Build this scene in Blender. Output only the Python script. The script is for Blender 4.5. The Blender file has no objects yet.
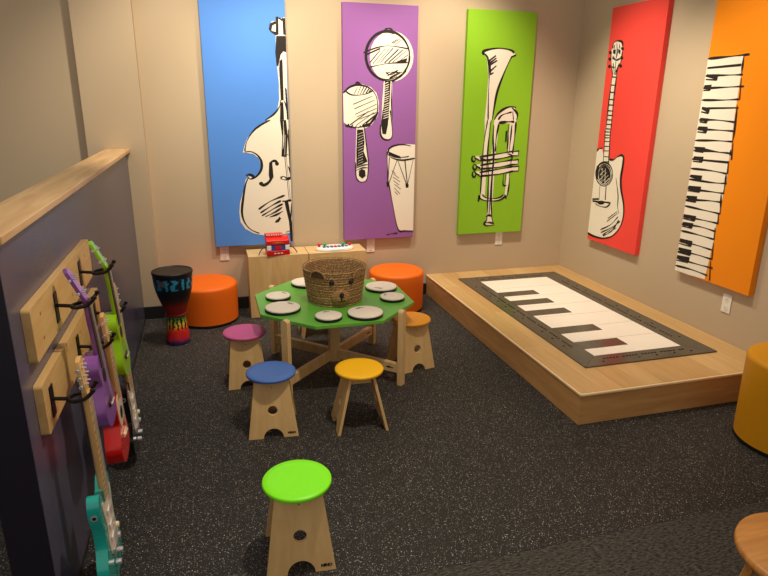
"""Music room: children's instrument corner."""
ART={'blue':{'fill':[[(605,1676),(602,1680),(567,1670),(550,1680),(536,1652),(506,1648),(489,1594),(497,1578),(532,1561),(526,1440),(535,1325),(541,1223),(538,1104),(523,1036),(477,995),(429,960),(461,955),(391,927),(338,888),(287,826),(263,772),(247,720),(289,716),(328,708),(365,675),(383,625),(370,576),(330,532),(279,541),(256,515),(236,434),(205,341),(195,266),(200,189),(234,133),(296,95),(368,76),(463,63),(562,82),(605,88),(605,404),(605,851),(601,959)]],'ink':[[(535,1551),(605,1554),(605,1442),(583,1447),(563,1424),(542,1342),(530,1346),(524,1440)],[(492,1633),(533,1652),(539,1635),(511,1620),(503,1586),(533,1579),(532,1556),(500,1575),(483,1594)],[(537,1680),(556,1683),(554,1561),(532,1554)],[(580,1676),(605,1669),(605,1556),(587,1563),(585,1654)],[(553,1383),(575,1395),(573,1104),(551,1101),(547,1325)],[(585,1194),(598,1186),(605,968),(593,960)],[(547,1089),(569,1089),(570,960),(539,960)],[(538,959),(585,959),(594,851),(580,683),(539,687),(552,833)],[(443,643),(466,648),(472,531),(444,488),(435,550)],[(391,482),(390,479),(389,476),(387,473),(384,471),(381,469),(377,468),(374,468),(370,468),(366,469),(363,471),(361,474),(359,477),(358,480),(357,483),(358,486),(359,490),(362,492),(364,495),(368,496),(371,497),(375,498),(379,497),(382,496),(385,494),(388,492),(390,489),(391,486)],[(518,632),(517,629),(516,626),(514,623),(512,621),(509,619),(505,618),(502,618),(499,618),(496,619),(493,621),(491,624),(489,626),(488,630),(488,633),(488,636),(489,639),(491,642),(494,644),(497,646),(500,647),(503,647),(507,647),(510,646),(513,644),(515,642),(516,639),(517,636)],[(548,341),(579,338),(604,171),(605,16),(587,17),(580,172)]],'line':[(7,0,[(557,1675),(579,1661),(604,1674)]),(6,1,[(551,1104),(536,1051),(490,998),(425,956)]),(5,1,[(573,1104),(590,1059),(605,961)]),(6,1,[(465,959),(394,923),(337,881),(291,820),(270,767),(264,731)]),(8,1,[(260,724),(307,727),(352,704),(381,662),(386,616),(369,570),(330,532),(293,520),(272,541)]),(9,1,[(261,549),(291,555),(319,536),(293,518)]),(8,1,[(279,533),(253,475),(228,359),(215,265),(230,188),(275,127),(340,93)]),(10,1,[(510,623),(489,655),(454,641),(449,597),(453,531),(429,489),(391,471),(365,490)]),(4,0,[(565,687),(587,347)]),(3,0,[(594,851),(604,518)]),(3,0,[(576,687),(598,347)]),(5,1,[(605,923),(605,686),(605,537)]),(7,1,[(525,524),(550,535),(578,519),(605,526)]),(5,1,[(525,520),(558,508),(605,515)]),(6,1,[(589,613),(605,565),(605,518)]),(4,1,[(581,702),(605,697)]),(-3,1,[(564,952),(563,833),(552,742)]),(-2.5,1,[(575,851),(565,696)]),(5,1,[(599,887),(605,742),(605,537)]),(8,1,[(533,341),(571,344),(605,346)]),(4,1,[(605,327),(597,211),(585,73)]),(5,1,[(552,91),(590,101),(605,92)]),(7,1,[(344,283),(437,343),(554,387)]),(7,1,[(357,255),(455,313),(523,346)]),(7,1,[(368,232),(473,290),(536,320)]),(7,1,[(394,223),(476,259),(531,295)]),(7,1,[(428,218),(490,239),(533,262)]),(7,1,[(472,173),(496,200),(508,215)]),(7,1,[(488,176),(512,211)])]},'purple':{'fill':[[(572,1442),(569,1400),(556,1360),(535,1324),(507,1294),(473,1271),(435,1256),(395,1250),(354,1254),(316,1268),(282,1289),(254,1318),(233,1353),(219,1391),(215,1432),(219,1472),(232,1511),(252,1546),(280,1575),(313,1598),(350,1613),(389,1619),(428,1616),(466,1604),(501,1583),(530,1556),(552,1521),(567,1483)],[(331,1260),(400,1261),(398,1113),(404,962),(399,1028),(404,841),(386,808),(340,809),(307,850),(314,963),(313,962),(319,1112)],[(1,1163),(23,1183),(65,1214),(111,1227),(157,1228),(224,1207),(270,1165),(291,1096),(289,1026),(265,962),(297,1022),(270,978),(230,922),(175,896),(105,899),(46,914),(3,944)],[(106,907),(169,907),(190,757),(206,632),(194,506),(174,479),(135,478),(104,518),(97,634),(101,776)],[(604,768),(526,773),(432,762),(378,743),(362,713),(368,600),(382,462),(419,281),(469,69),(520,54),(605,50)]],'ink':[[(444,1405),(521,1428),(513,1394),(418,1389)],[(394,1257),(480,1314),(529,1383),(513,1325),(472,1286),(403,1247)],[(338,1256),(386,1256),(381,1144),(373,962),(320,962),(336,1128)],[(322,1037),(374,1037),(368,925),(352,850),(323,854),(310,925)],[(149,922),(215,940),(269,1011),(258,963),(216,914),(165,903)],[(111,888),(161,888),(173,795),(165,719),(198,638),(105,593),(105,720)],[(125,566),(149,581),(178,569),(182,522),(153,503),(125,527)],[(361,471),(378,478),(382,435),(366,431)],[(526,455),(557,446),(553,418),(531,419)],[(374,717),(412,701),(475,677),(484,657),(423,666),(379,686)]],'line':[(9,1,[(539,1444),(538,1416),(532,1388),(521,1361),(507,1336),(488,1314),(467,1295),(443,1279),(416,1268),(389,1260),(360,1257),(332,1259),(304,1265),(278,1276),(254,1290),(232,1308),(214,1329),(199,1353),(189,1379),(182,1406),(180,1434),(182,1461),(188,1489),(199,1515),(213,1539),(231,1560),(252,1579),(275,1594),(301,1605),(328,1613),(355,1616),(383,1615),(411,1609),(437,1600),(461,1586),(483,1569),(502,1548),(517,1525),(529,1499),(536,1472),(539,1444)]),(6,1,[(439,1292),(419,1281),(397,1273),(375,1268),(353,1267),(331,1268),(309,1272),(288,1280),(268,1290),(250,1303),(233,1318),(219,1336),(208,1355),(199,1375),(192,1397),(189,1419),(188,1442),(191,1464),(196,1486),(204,1507),(215,1527),(228,1545),(243,1562),(260,1576),(279,1587),(299,1597),(320,1603),(342,1606),(364,1607),(386,1604),(407,1599)]),(8,1,[(335,1611),(344,1632),(377,1636),(397,1616)]),(5,1,[(162,1457),(281,1499),(382,1512),(533,1495)]),(5,1,[(185,1443),(298,1491)]),(5,1,[(208,1353),(367,1385),(530,1395)]),(4,1,[(215,1387),(298,1479)]),(4,1,[(240,1380),(340,1492)]),(4,1,[(269,1381),(374,1493)]),(4,1,[(299,1389),(403,1497)]),(4,1,[(333,1387),(447,1490)]),(4,1,[(367,1391),(485,1488)]),(4,1,[(401,1395),(516,1486)]),(4,1,[(435,1392),(529,1453)]),(4,1,[(402,1530),(458,1566)]),(4,1,[(416,1522),(475,1559)]),(4,1,[(390,1534),(436,1561)]),(4,1,[(344,1320),(385,1300),(440,1331)]),(4,1,[(360,1296),(445,1338)]),(4,1,[(377,1281),(462,1324)]),(4,1,[(369,1268),(480,1325)]),(4,1,[(347,1311),(393,1323),(454,1319)]),(6,1,[(306,925),(307,854),(332,816),(381,810),(406,846),(396,963),(386,1037)]),(4,1,[(396,1261),(393,1129),(404,962)]),(-2.2,1,[(324,1231),(367,1247)]),(-2.2,1,[(331,1214),(373,1230)]),(-2.2,1,[(328,1197),(372,1213)]),(-2.2,1,[(330,1180),(368,1196)]),(-2.2,1,[(324,1162),(376,1179)]),(-2.2,1,[(332,1145),(372,1162)]),(-2.2,1,[(332,1128),(377,1144)]),(-2.2,1,[(329,1111),(370,1127)]),(-2.2,1,[(327,1094),(368,1110)]),(-2.2,1,[(334,1076),(377,1093)]),(-2.2,1,[(325,1059),(372,1075)]),(-2.2,1,[(334,1042),(374,1058)]),(-2.2,1,[(327,1024),(374,1040)]),(-2.2,1,[(325,1007),(376,1023)]),(-2.2,1,[(330,989),(374,1006)]),(-2.2,1,[(328,972),(377,988)]),(7,1,[(1,1161),(48,1202),(101,1221),(157,1219),(219,1198),(264,1149),(281,1081),(275,1010),(254,962)]),(5,1,[(18,1177),(64,1150),(131,1148),(196,1161),(243,1186)]),(6,1,[(95,1224),(105,1239),(125,1239),(142,1226)]),(4,1,[(89,1156),(115,1206)]),(4,1,[(115,1153),(142,1211)]),(4,1,[(138,1154),(168,1211)]),(4,1,[(158,1157),(190,1207)]),(4,1,[(185,1164),(212,1201)]),(4,1,[(209,1173),(229,1195)]),(4,1,[(81,1079),(233,1140)]),(4,1,[(89,1045),(254,1112)]),(4,1,[(97,1004),(271,1081)]),(4,1,[(111,985),(271,1049)]),(4,1,[(131,967),(268,1018)]),(4,1,[(56,925),(205,1027)]),(4,1,[(106,922),(249,1018)]),(4,1,[(155,922),(275,1009)]),(4,1,[(185,935),(285,1018)]),(6,1,[(15,922),(106,903),(185,918)]),(6,1,[(26,911),(46,929)]),(6,1,[(58,903),(78,925)]),(6,1,[(90,900),(110,918)]),(6,1,[(121,898),(141,918)]),(4,1,[(169,907),(190,757),(206,613),(194,502),(174,481),(135,480),(104,516),(97,634)]),(6,1,[(100,586),(149,608),(206,615)]),(5,1,[(100,567),(155,589),(206,588)]),(-2.4,1,[(112,849),(163,868)]),(-2.4,1,[(113,829),(169,847)]),(-2.4,1,[(119,808),(162,827)]),(-2.4,1,[(117,787),(167,806)]),(-2.4,1,[(121,767),(157,785)]),(-2.4,1,[(110,746),(165,764)]),(-2.4,1,[(118,725),(159,744)]),(-2.4,1,[(120,704),(164,723)]),(-2.4,1,[(119,683),(160,702)]),(-2.4,1,[(112,662),(161,681)]),(-2.4,1,[(119,641),(158,660)]),(-2.4,1,[(115,620),(161,639)]),(-2.4,1,[(109,599),(166,617)]),(6,1,[(551,675),(536,672),(519,670),(502,669),(485,669),(468,670),(452,672),(436,675),(422,680),(409,685),(398,690),(389,696),(382,703),(377,710),(375,717),(375,725),(377,732),(382,739),(390,745),(399,751),(410,756),(423,761),(438,764),(453,767),(470,769),(487,769),(504,769),(520,767),(537,765),(552,761),(566,757)]),(6,1,[(366,717),(371,693),(413,662),(497,645),(605,659)]),(4,1,[(362,713),(368,600),(374,463)]),(5,1,[(382,462),(419,281),(469,73),(526,56),(605,52)]),(4,1,[(383,668),(374,459)]),(4,1,[(450,648),(382,458)]),(4,1,[(455,646),(540,438)]),(4,1,[(518,641),(544,442)]),(4,1,[(590,648),(544,438)]),(4,1,[(412,697),(475,665)]),(4,1,[(406,561),(440,536)]),(4,1,[(419,537),(468,500)]),(4,1,[(415,511),(479,470)]),(4,1,[(420,481),(471,444)]),(4,1,[(429,451),(485,410)]),(4,1,[(429,421),(481,370)]),(4,1,[(434,391),(460,364)]),(4,1,[(366,30),(422,38),(466,40)]),(5,1,[(469,77),(478,56)])]},'green':{'fill':[[(150,1481),(145,1496),(178,1507),(272,1522),(385,1517),(437,1480),(399,1456),(371,1401),(326,1300),(287,1189),(266,1090),(259,965),(239,945),(232,667),(234,477),(233,331),(195,333),(191,592),(199,853),(191,964),(199,1122),(202,1301),(182,1436)],[(278,965),(301,1003),(345,1049),(401,1071),(455,1071),(487,1016),(484,965),(482,945),(481,852),(469,683),(422,683),(421,852),(428,934),(335,941),(322,890),(308,666),(310,398),(310,151),(262,153),(267,399),(270,667),(277,871)],[(107,665),(523,707),(527,665),(172,623)],[(122,597),(525,634),(528,592),(187,554)],[(119,537),(534,577),(538,534),(185,493)],[(182,333),(203,342),(245,312),(321,303),(386,309),(423,335),(427,511),(456,520),(458,393),(442,315),(387,287),(301,276),(215,291)],[(262,163),(310,153),(333,67),(246,75),(256,123)]],'ink':[[(393,1466),(440,1486),(438,1470),(401,1457)],[(390,871),(407,880),(405,787),(389,782)],[(418,336),(441,327),(443,295),(425,304)],[(169,333),(186,333),(181,280),(168,285)]],'line':[(8,1,[(154,1472),(142,1490),(172,1507),(272,1524),(376,1516),(421,1495)]),(5,1,[(157,1478),(190,1436),(208,1301),(211,1171),(221,965)]),(7,1,[(399,1463),(368,1401),(326,1300),(289,1189),(271,1073),(259,965)]),(5,1,[(208,1432),(258,1468)]),(5,1,[(213,1413),(263,1449)]),(5,1,[(207,1394),(272,1431)]),(5,1,[(218,1350),(267,1391)]),(5,1,[(216,1321),(245,1337)]),(5,1,[(204,1437),(220,1317)]),(7,1,[(278,965),(309,1015),(364,1054),(421,1071),(471,1065)]),(6,1,[(313,965),(349,1004),(434,1028)]),(7,1,[(431,1066),(487,1016),(484,965)]),(5,1,[(443,1033),(456,965)]),(6,1,[(277,926),(277,816),(294,628),(284,398),(283,162)]),(6,1,[(323,936),(306,816),(306,704)]),(8,1,[(322,941),(401,949),(465,949)]),(6,1,[(481,949),(478,834),(469,683)]),(5,1,[(445,927),(441,815),(435,683)]),(5,1,[(411,926),(417,797),(418,684)]),(5,1,[(217,963),(196,779),(191,592),(190,343)]),(5,1,[(250,963),(236,742),(238,515)]),(6,1,[(158,661),(337,685),(476,706)]),(6,1,[(160,629),(340,643),(479,668)]),(6,1,[(125,646),(125,641),(124,636),(122,632),(120,628),(117,626),(114,624),(110,624),(106,624),(103,626),(99,629),(96,632),(94,637),(93,641),(92,646),(92,651),(93,656),(95,660),(97,664),(100,667),(104,668),(107,669),(111,668),(115,666),(118,664),(121,660),(123,656),(124,651),(125,646)]),(8,0,[(116,657),(159,634)]),(6,0,[(476,702),(527,707),(526,669),(475,666)]),(6,1,[(172,592),(342,614),(477,633)]),(6,1,[(174,560),(345,572),(481,595)]),(6,1,[(140,578),(140,573),(139,568),(137,564),(134,560),(131,558),(128,556),(124,555),(121,556),(117,558),(114,561),(111,564),(109,569),(107,573),(106,579),(106,584),(107,588),(109,593),(112,596),(115,599),(118,600),(122,601),(125,600),(129,599),(132,596),(135,592),(137,588),(139,583),(140,578)]),(8,0,[(131,589),(174,566)]),(6,0,[(478,629),(529,634),(528,596),(476,593)]),(6,1,[(170,532),(346,555),(486,576)]),(6,1,[(172,499),(349,513),(490,537)]),(6,1,[(137,517),(137,512),(136,507),(134,503),(132,499),(129,497),(125,495),(122,495),(118,495),(114,497),(111,500),(108,504),(106,508),(104,513),(104,518),(104,523),(105,528),(106,532),(109,536),(112,538),(115,540),(119,540),(123,540),(126,538),(130,535),(133,532),(135,527),(136,522),(137,517)]),(8,0,[(128,529),(171,505)]),(6,0,[(487,572),(538,577),(537,538),(485,535)]),(6,1,[(167,649),(226,637),(297,643)]),(5,1,[(422,683),(466,664),(455,588)]),(6,1,[(173,281),(182,333),(179,314),(236,290),(323,283),(387,293),(428,323)]),(5,1,[(207,342),(245,312),(321,303),(381,313),(410,336)]),(5,1,[(446,319),(456,413),(455,530)]),(5,1,[(400,521),(399,424),(434,414)]),(4,1,[(418,511),(416,430)]),(6,1,[(290,628),(291,359),(310,151),(332,79)]),(6,1,[(266,163),(261,113),(241,84),(272,66),(337,71)]),(6,1,[(241,88),(292,93),(337,79)]),(7,1,[(254,147),(284,158),(311,145)]),(5,1,[(250,591),(261,360),(266,163)])]},'red':{'fill':[[(58,1551),(95,1568),(149,1555),(175,1502),(176,1414),(148,1367),(138,1310),(89,1312),(65,1387),(38,1471)],[(88,1320),(139,1318),(139,1136),(149,907),(144,905),(170,645),(97,637),(83,902),(82,904),(84,1136)],[(1,714),(7,748),(66,760),(99,691),(168,687),(208,677),(262,706),(322,725),(339,704),(339,636),(328,557),(347,481),(391,391),(419,326),(423,247),(391,164),(318,90),(211,50),(94,41),(1,47)],[(105,627),(150,632),(151,596),(113,585)]],'ink':[[(52,1483),(48,1474),(35,1472),(21,1476),(13,1486),(17,1495),(30,1498),(45,1493)],[(56,1434),(52,1425),(39,1422),(25,1427),(17,1436),(21,1446),(34,1449),(49,1444)],[(60,1381),(56,1372),(44,1369),(29,1373),(22,1383),(26,1392),(39,1395),(53,1391)],[(193,1501),(189,1492),(177,1489),(164,1494),(156,1503),(160,1512),(172,1515),(186,1510)],[(197,1437),(194,1428),(182,1425),(168,1429),(161,1439),(165,1448),(177,1451),(190,1446)],[(196,1378),(192,1369),(180,1365),(166,1370),(159,1379),(163,1388),(175,1391),(189,1387)],[(65,1502),(96,1503),(98,1467),(67,1476)],[(123,1504),(156,1492),(156,1463),(131,1475)],[(210,564),(211,548),(208,533),(202,518),(192,506),(180,496),(165,488),(149,484),(131,484),(114,487),(98,494),(84,504),(72,516),(64,530),(59,546),(58,562),(61,578),(68,593),(78,605),(91,615),(106,622),(122,626),(140,626),(156,622),(172,615),(186,605),(197,593),(205,579)],[(20,611),(54,619),(57,506),(32,512)],[(176,335),(176,331),(173,327),(168,324),(161,320),(153,316),(144,314),(134,312),(124,310),(114,310),(105,310),(97,312),(91,314),(87,317),(85,320),(86,324),(88,328),(93,332),(100,336),(108,339),(118,342),(128,344),(138,345),(148,346),(157,345),(164,344),(170,341),(174,339)]],'line':[(6,1,[(58,1511),(61,1551),(109,1563),(161,1549),(174,1518)]),(4,1,[(178,1486),(172,1406),(148,1367),(137,1315)]),(4,1,[(40,1488),(63,1396),(95,1312)]),(5,1,[(75,1534),(74,1508)]),(5,1,[(132,1536),(143,1506)]),(5,1,[(99,1548),(117,1479),(110,1431)]),(5,1,[(66,1440),(117,1424),(167,1434)]),(5,1,[(83,1403),(115,1319)]),(5,1,[(158,1399),(128,1335)]),(5,1,[(112,1421),(126,1316)]),(5,1,[(69,1453),(105,1428)]),(5,1,[(72,1377),(111,1369)]),(5,1,[(142,1318),(139,1136),(149,907)]),(5,1,[(91,1320),(84,1136),(88,904)]),(6,0,[(85,1304),(148,1298)]),(6,0,[(85,1244),(149,1239)]),(6,0,[(84,1190),(150,1186)]),(6,0,[(84,1136),(151,1133)]),(6,0,[(84,1095),(152,1092)]),(6,0,[(83,1051),(152,1048)]),(6,0,[(83,1016),(153,1015)]),(6,0,[(83,982),(154,981)]),(6,0,[(83,947),(154,946)]),(6,0,[(83,912),(155,912)]),(5,1,[(144,905),(171,636)]),(5,1,[(80,902),(102,629)]),(5,0,[(78,888),(145,889)]),(5,0,[(81,863),(148,865)]),(5,0,[(82,842),(150,845)]),(5,0,[(85,814),(153,817)]),(5,0,[(88,776),(157,779)]),(5,0,[(91,741),(161,744)]),(5,0,[(95,695),(166,699)]),(5,0,[(99,655),(170,661)]),(6,1,[(1,732),(24,750),(69,760)]),(6,1,[(174,680),(224,681),(272,710),(322,728)]),(8,1,[(307,723),(340,713),(345,645),(340,550),(361,465),(410,359),(425,265),(396,170),(323,91),(217,49),(94,39),(1,47)]),(4,1,[(281,551),(333,417),(344,331),(369,282)]),(6,1,[(236,570),(237,550),(233,530),(224,512),(211,495),(193,482),(172,472),(149,466),(125,465),(101,469),(78,478),(58,490),(42,506),(30,525),(23,546),(22,567),(27,588),(37,607),(51,623),(70,636),(92,645),(115,650),(139,650),(163,645),(184,637),(203,624),(219,608),(230,590),(236,570)]),(4,1,[(221,565),(222,548),(219,531),(211,515),(200,501),(186,490),(169,482),(150,477),(130,477),(110,480),(92,487),(76,498),(62,512),(53,527),(47,545),(46,563),(50,580),(58,596),(70,610),(85,621),(102,629),(121,633),(141,633),(160,629),(178,621),(194,611),(206,597),(215,582),(221,565)]),(-3,1,[(83,589),(114,607)]),(-3,1,[(79,545),(130,587)]),(-3,1,[(86,509),(160,576)]),(-3,1,[(102,486),(186,557)]),(-3,1,[(138,479),(201,534)]),(-3,1,[(98,601),(114,484)]),(-3,1,[(138,606),(153,489)]),(4,1,[(94,464),(104,346)]),(4,1,[(173,475),(183,358)]),(4,1,[(108,611),(121,477)]),(8,0,[(18,324),(87,328),(187,341),(254,344)]),(5,1,[(15,339),(97,352)]),(5,1,[(63,309),(107,298),(194,301),(235,323),(248,343)]),(4,1,[(201,72),(331,166),(379,230)]),(4,1,[(175,87),(305,157),(396,224)]),(4,1,[(165,109),(288,176),(364,254)]),(4,1,[(237,193),(354,279)]),(4,1,[(243,218),(346,292)]),(4,1,[(208,66),(306,124),(354,189)]),(4,1,[(272,108),(359,163)])]},'orange':{'fill':[[(1,1382),(271,1384),(273,1304),(275,1226),(278,1083),(286,938),(303,782),(291,839),(305,656),(292,490),(284,373),(285,265),(275,125),(267,10),(129,1),(1,1)]],'ink':[[(11,1287),(104,1284),(103,1250),(5,1272)],[(7,1222),(65,1224),(63,1190),(1,1207)],[(17,1090),(82,1084),(80,1050),(11,1075)],[(15,1022),(82,1020),(79,993),(11,1009)],[(11,969),(88,969),(87,931),(4,952)],[(13,840),(93,842),(90,810),(7,825)],[(12,779),(94,782),(92,747),(6,762)],[(8,659),(108,663),(106,628),(2,642)],[(7,586),(114,593),(112,556),(1,568)],[(4,520),(95,527),(93,488),(1,502)],[(3,394),(112,399),(110,365),(1,378)],[(7,342),(99,348),(96,314),(1,325)],[(4,226),(116,231),(114,193),(1,207)],[(7,164),(121,171),(120,133),(1,145)],[(3,108),(115,120),(113,81),(1,88)]],'line':[(7,1,[(1,1380),(151,1382),(310,1386)]),(6,1,[(271,1384),(274,1319),(276,1273)]),(6,1,[(280,1257),(295,1134)]),(6,1,[(286,1103),(298,938),(296,889)]),(5,1,[(302,881),(313,783)]),(6,1,[(8,1324),(264,1330)]),(6,1,[(4,1279),(174,1276),(288,1275)]),(6,1,[(1,1202),(168,1206),(310,1209)]),(6,1,[(3,1131),(163,1131),(295,1136)]),(6,1,[(64,1081),(298,1087)]),(6,1,[(6,1008),(146,1012),(296,1003)]),(6,1,[(4,950),(159,952),(295,951)]),(6,1,[(1,879),(173,888),(300,889)]),(6,1,[(1,835),(187,821),(307,819)]),(4,0,[(9,1256),(99,1250)]),(4,0,[(4,1190),(59,1190)]),(4,0,[(14,1059),(75,1050)]),(4,0,[(13,997),(74,992)]),(4,0,[(8,934),(83,931)]),(4,0,[(10,811),(86,810)]),(4,0,[(9,746),(88,747)]),(6,1,[(1,816),(143,819),(299,820)]),(6,1,[(1,759),(296,765)]),(6,1,[(1,698),(168,702),(301,696)]),(6,1,[(1,628),(207,630),(309,639)]),(6,1,[(1,563),(197,572),(302,575)]),(6,1,[(1,491),(186,513),(292,519)]),(6,1,[(1,449),(154,448),(301,447)]),(6,1,[(1,375),(144,383),(300,385)]),(6,1,[(1,321),(154,337),(289,331)]),(6,1,[(1,279),(142,282),(289,280)]),(6,1,[(1,205),(132,212),(284,210)]),(6,1,[(1,134),(146,150),(297,151)]),(6,1,[(1,86),(159,89),(317,97)]),(6,1,[(1,33),(144,42),(284,39)]),(4,0,[(6,626),(102,627)]),(4,0,[(4,552),(107,556)]),(4,0,[(1,484),(89,487)]),(4,0,[(1,364),(105,364)]),(4,0,[(4,311),(91,313)]),(4,0,[(1,190),(110,192)]),(4,0,[(4,128),(115,132)]),(4,0,[(1,71),(108,80)]),(6,1,[(295,840),(298,807)]),(6,1,[(293,773),(301,698)]),(6,1,[(293,692),(297,638),(297,577)]),(6,1,[(282,567),(291,507),(299,450)]),(6,1,[(287,441),(295,384)]),(6,1,[(280,354),(286,283)]),(6,1,[(287,256),(297,149)]),(6,1,[(290,138),(308,12)])]}}
WORLD = 0.5
LIGHTS = [
    ((-3.0, -1.25, 2.95), (-3.2, 0.0, 1.0), 130, 90),
    ((-2.28, -0.95, 2.95), (-2.28, 0.0, 1.2), 120, 90),
    ((-1.27, -0.95, 2.95), (-1.27, 0.0, 1.2), 120, 90),
    ((-1.2, -0.9, 2.95), (0.0, -0.9, 0.8), 120, 75),
    ((-1.3, -1.9, 2.95), (0.0, -1.85, 0.8), 120, 75),
    ((-2.3, -2.9, 2.95), (-2.8, -2.75, 0.0), 150, 85),
]
import bpy, bmesh, math, random
from mathutils import Vector, Matrix
from mathutils.geometry import tessellate_polygon

sc = bpy.context.scene
C = sc.collection
random.seed(4)

# ------------------------------------------------------------------ colour + materials
def lin(c):
    return tuple((v / 12.92 if v <= 0.04045 else ((v + 0.055) / 1.055) ** 2.4) for v in (x / 255 for x in c)) + (1.0,)

def new_mat(name):
    m = bpy.data.materials.new(name)
    m.use_nodes = True
    nt = m.node_tree
    return m, nt, nt.nodes['Principled BSDF']

def paint(name, col, rough=0.5, spec=0.5, metal=0.0, bump=0.0, bscale=200, var=0.04, coat=0.0):
    m, nt, b = new_mat(name)
    tc = nt.nodes.new('ShaderNodeTexCoord')
    n = nt.nodes.new('ShaderNodeTexNoise'); n.inputs['Scale'].default_value = 6; n.inputs['Detail'].default_value = 4
    nt.links.new(tc.outputs['Object'], n.inputs['Vector'])
    mx = nt.nodes.new('ShaderNodeMix'); mx.data_type = 'RGBA'
    c = lin(col)
    mx.inputs['A'].default_value = tuple(v * (1 - var) for v in c[:3]) + (1,)
    mx.inputs['B'].default_value = tuple(min(1, v * (1 + var)) for v in c[:3]) + (1,)
    nt.links.new(n.outputs['Fac'], mx.inputs['Factor'])
    nt.links.new(mx.outputs['Result'], b.inputs['Base Color'])
    b.inputs['Roughness'].default_value = rough
    b.inputs['Metallic'].default_value = metal
    b.inputs['Specular IOR Level'].default_value = spec
    b.inputs['Coat Weight'].default_value = coat
    if bump:
        n2 = nt.nodes.new('ShaderNodeTexNoise'); n2.inputs['Scale'].default_value = bscale; n2.inputs['Detail'].default_value = 3
        nt.links.new(tc.outputs['Object'], n2.inputs['Vector'])
        bp = nt.nodes.new('ShaderNodeBump'); bp.inputs['Strength'].default_value = bump; bp.inputs['Distance'].default_value = 0.002
        nt.links.new(n2.outputs['Fac'], bp.inputs['Height'])
        nt.links.new(bp.outputs['Normal'], b.inputs['Normal'])
    return m

def wood(name, a, d, stretch=(1, 12, 12), scale=4, rough=0.4, coat=0.1):
    m, nt, b = new_mat(name)
    tc = nt.nodes.new('ShaderNodeTexCoord')
    mp = nt.nodes.new('ShaderNodeMapping'); mp.inputs['Scale'].default_value = stretch
    nt.links.new(tc.outputs['Object'], mp.inputs['Vector'])
    n = nt.nodes.new('ShaderNodeTexNoise'); n.inputs['Scale'].default_value = scale; n.inputs['Detail'].default_value = 6; n.inputs['Distortion'].default_value = 0.6
    nt.links.new(mp.outputs['Vector'], n.inputs['Vector'])
    r = nt.nodes.new('ShaderNodeValToRGB')
    r.color_ramp.elements[0].position = 0.3; r.color_ramp.elements[0].color = lin(d)
    r.color_ramp.elements[1].position = 0.7; r.color_ramp.elements[1].color = lin(a)
    nt.links.new(n.outputs['Fac'], r.inputs['Fac'])
    nt.links.new(r.outputs['Color'], b.inputs['Base Color'])
    b.inputs['Roughness'].default_value = rough
    b.inputs['Coat Weight'].default_value = coat
    b.inputs['Coat Roughness'].default_value = 0.3
    return m

M = {}
M['wall'] = paint('wall_paint', (192, 172, 143), 0.85, 0.2, bump=0.12, bscale=350, var=0.015)
M['partition'] = paint('partition_paint', (82, 80, 102), 0.26, 0.45, bump=0.03, bscale=300, var=0.03)
M['partition_end_shade'] = paint('partition_end_shade', (32, 28, 40), 0.4, 0.3)  # near-black tone paints the shade on the partition's unlit end
M['rubber_base'] = paint('black_rubber', (24, 23, 24), 0.5)
M['white_plastic'] = paint('white_plastic', (236, 228, 214), 0.35)
M['slot'] = paint('slot_grey', (95, 88, 80), 0.6)
M['maple'] = wood('maple', (226, 188, 126), (212, 168, 104), (12, 1.2, 12), 3)
M['cap'] = wood('cap_maple', (232, 196, 142), (205, 160, 108), (12, 1.0, 12), 2.2)
M['birch_x'] = wood('birch_cabinet', (220, 188, 136), (208, 172, 118), (1.4, 10, 10), 3)
M['birch_v'] = wood('birch_panel', (224, 188, 130), (210, 170, 110), (10, 10, 1.3), 3)
M['table_wood'] = wood('table_beech', (228, 194, 138), (212, 174, 116), (6, 6, 2), 3)
M['ply_edge'] = wood('ply_edge', (176, 128, 78), (146, 102, 60), (3, 3, 30), 4)
M['edge_pale_lit'] = wood('edge_pale_lit', (255, 226, 176), (248, 212, 158), (3, 3, 3), 4)  # pale edging, lightened further for the light its rounded edge catches
M['oak'] = wood('oak_natural', (214, 150, 74), (182, 118, 54), (1.2, 16, 8), 3)
M['green_top'] = paint('green_laminate', (98, 170, 62), 0.32, 0.4, var=0.03)
M['black'] = paint('black_satin', (20, 19, 19), 0.4)
M['hook_black'] = paint('black_metal', (30, 27, 26), 0.38, 0.5, metal=0.4)
M['chrome'] = paint('chrome', (225, 225, 228), 0.3, 0.5, metal=0.75)
M['skin'] = paint('drum_skin', (226, 216, 200), 0.55, 0.3, var=0.03)
M['art_white'] = paint('art_white', (238, 228, 208), 0.6, 0.3, var=0.02)
M['art_ink'] = paint('art_ink', (34, 27, 24), 0.6, 0.3)
for k, c in dict(blue=(84, 140, 222), purple=(148, 94, 160), green=(138, 190, 38), red=(244, 74, 64), orange=(240, 138, 8)).items():
    M['cv_' + k] = paint('canvas_' + k, c, 0.62, 0.25, bump=0.06, bscale=700, var=0.02)
M['ott_orange'] = paint('orange_vinyl', (236, 108, 14), 0.55, 0.35, bump=0.1, bscale=500)
M['ott_yellow'] = paint('mustard_vinyl', (218, 150, 14), 0.5, 0.35, bump=0.1, bscale=500)
for k, c in dict(magenta=(198, 88, 142), blue=(70, 110, 182), yellow=(246, 186, 12), lime=(136, 255, 20), orange=(240, 160, 36), crimson=(188, 44, 40)).items():
    M['seat_' + k] = paint('seat_' + k, c, 0.42, 0.4, var=0.04)
M['uke_green'] = paint('uke_green', (150, 206, 22), 0.22, 0.5, coat=0.4)
M['uke_purple'] = paint('uke_purple', (140, 84, 170), 0.22, 0.5, coat=0.4)
M['uke_red'] = paint('uke_red', (226, 22, 14), 0.2, 0.5, coat=0.4)
M['g_teal'] = paint('guitar_teal', (20, 172, 160), 0.18, 0.5, coat=0.5)
M['g_black'] = paint('guitar_black', (10, 10, 11), 0.18, 0.5, coat=0.5)
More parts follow.
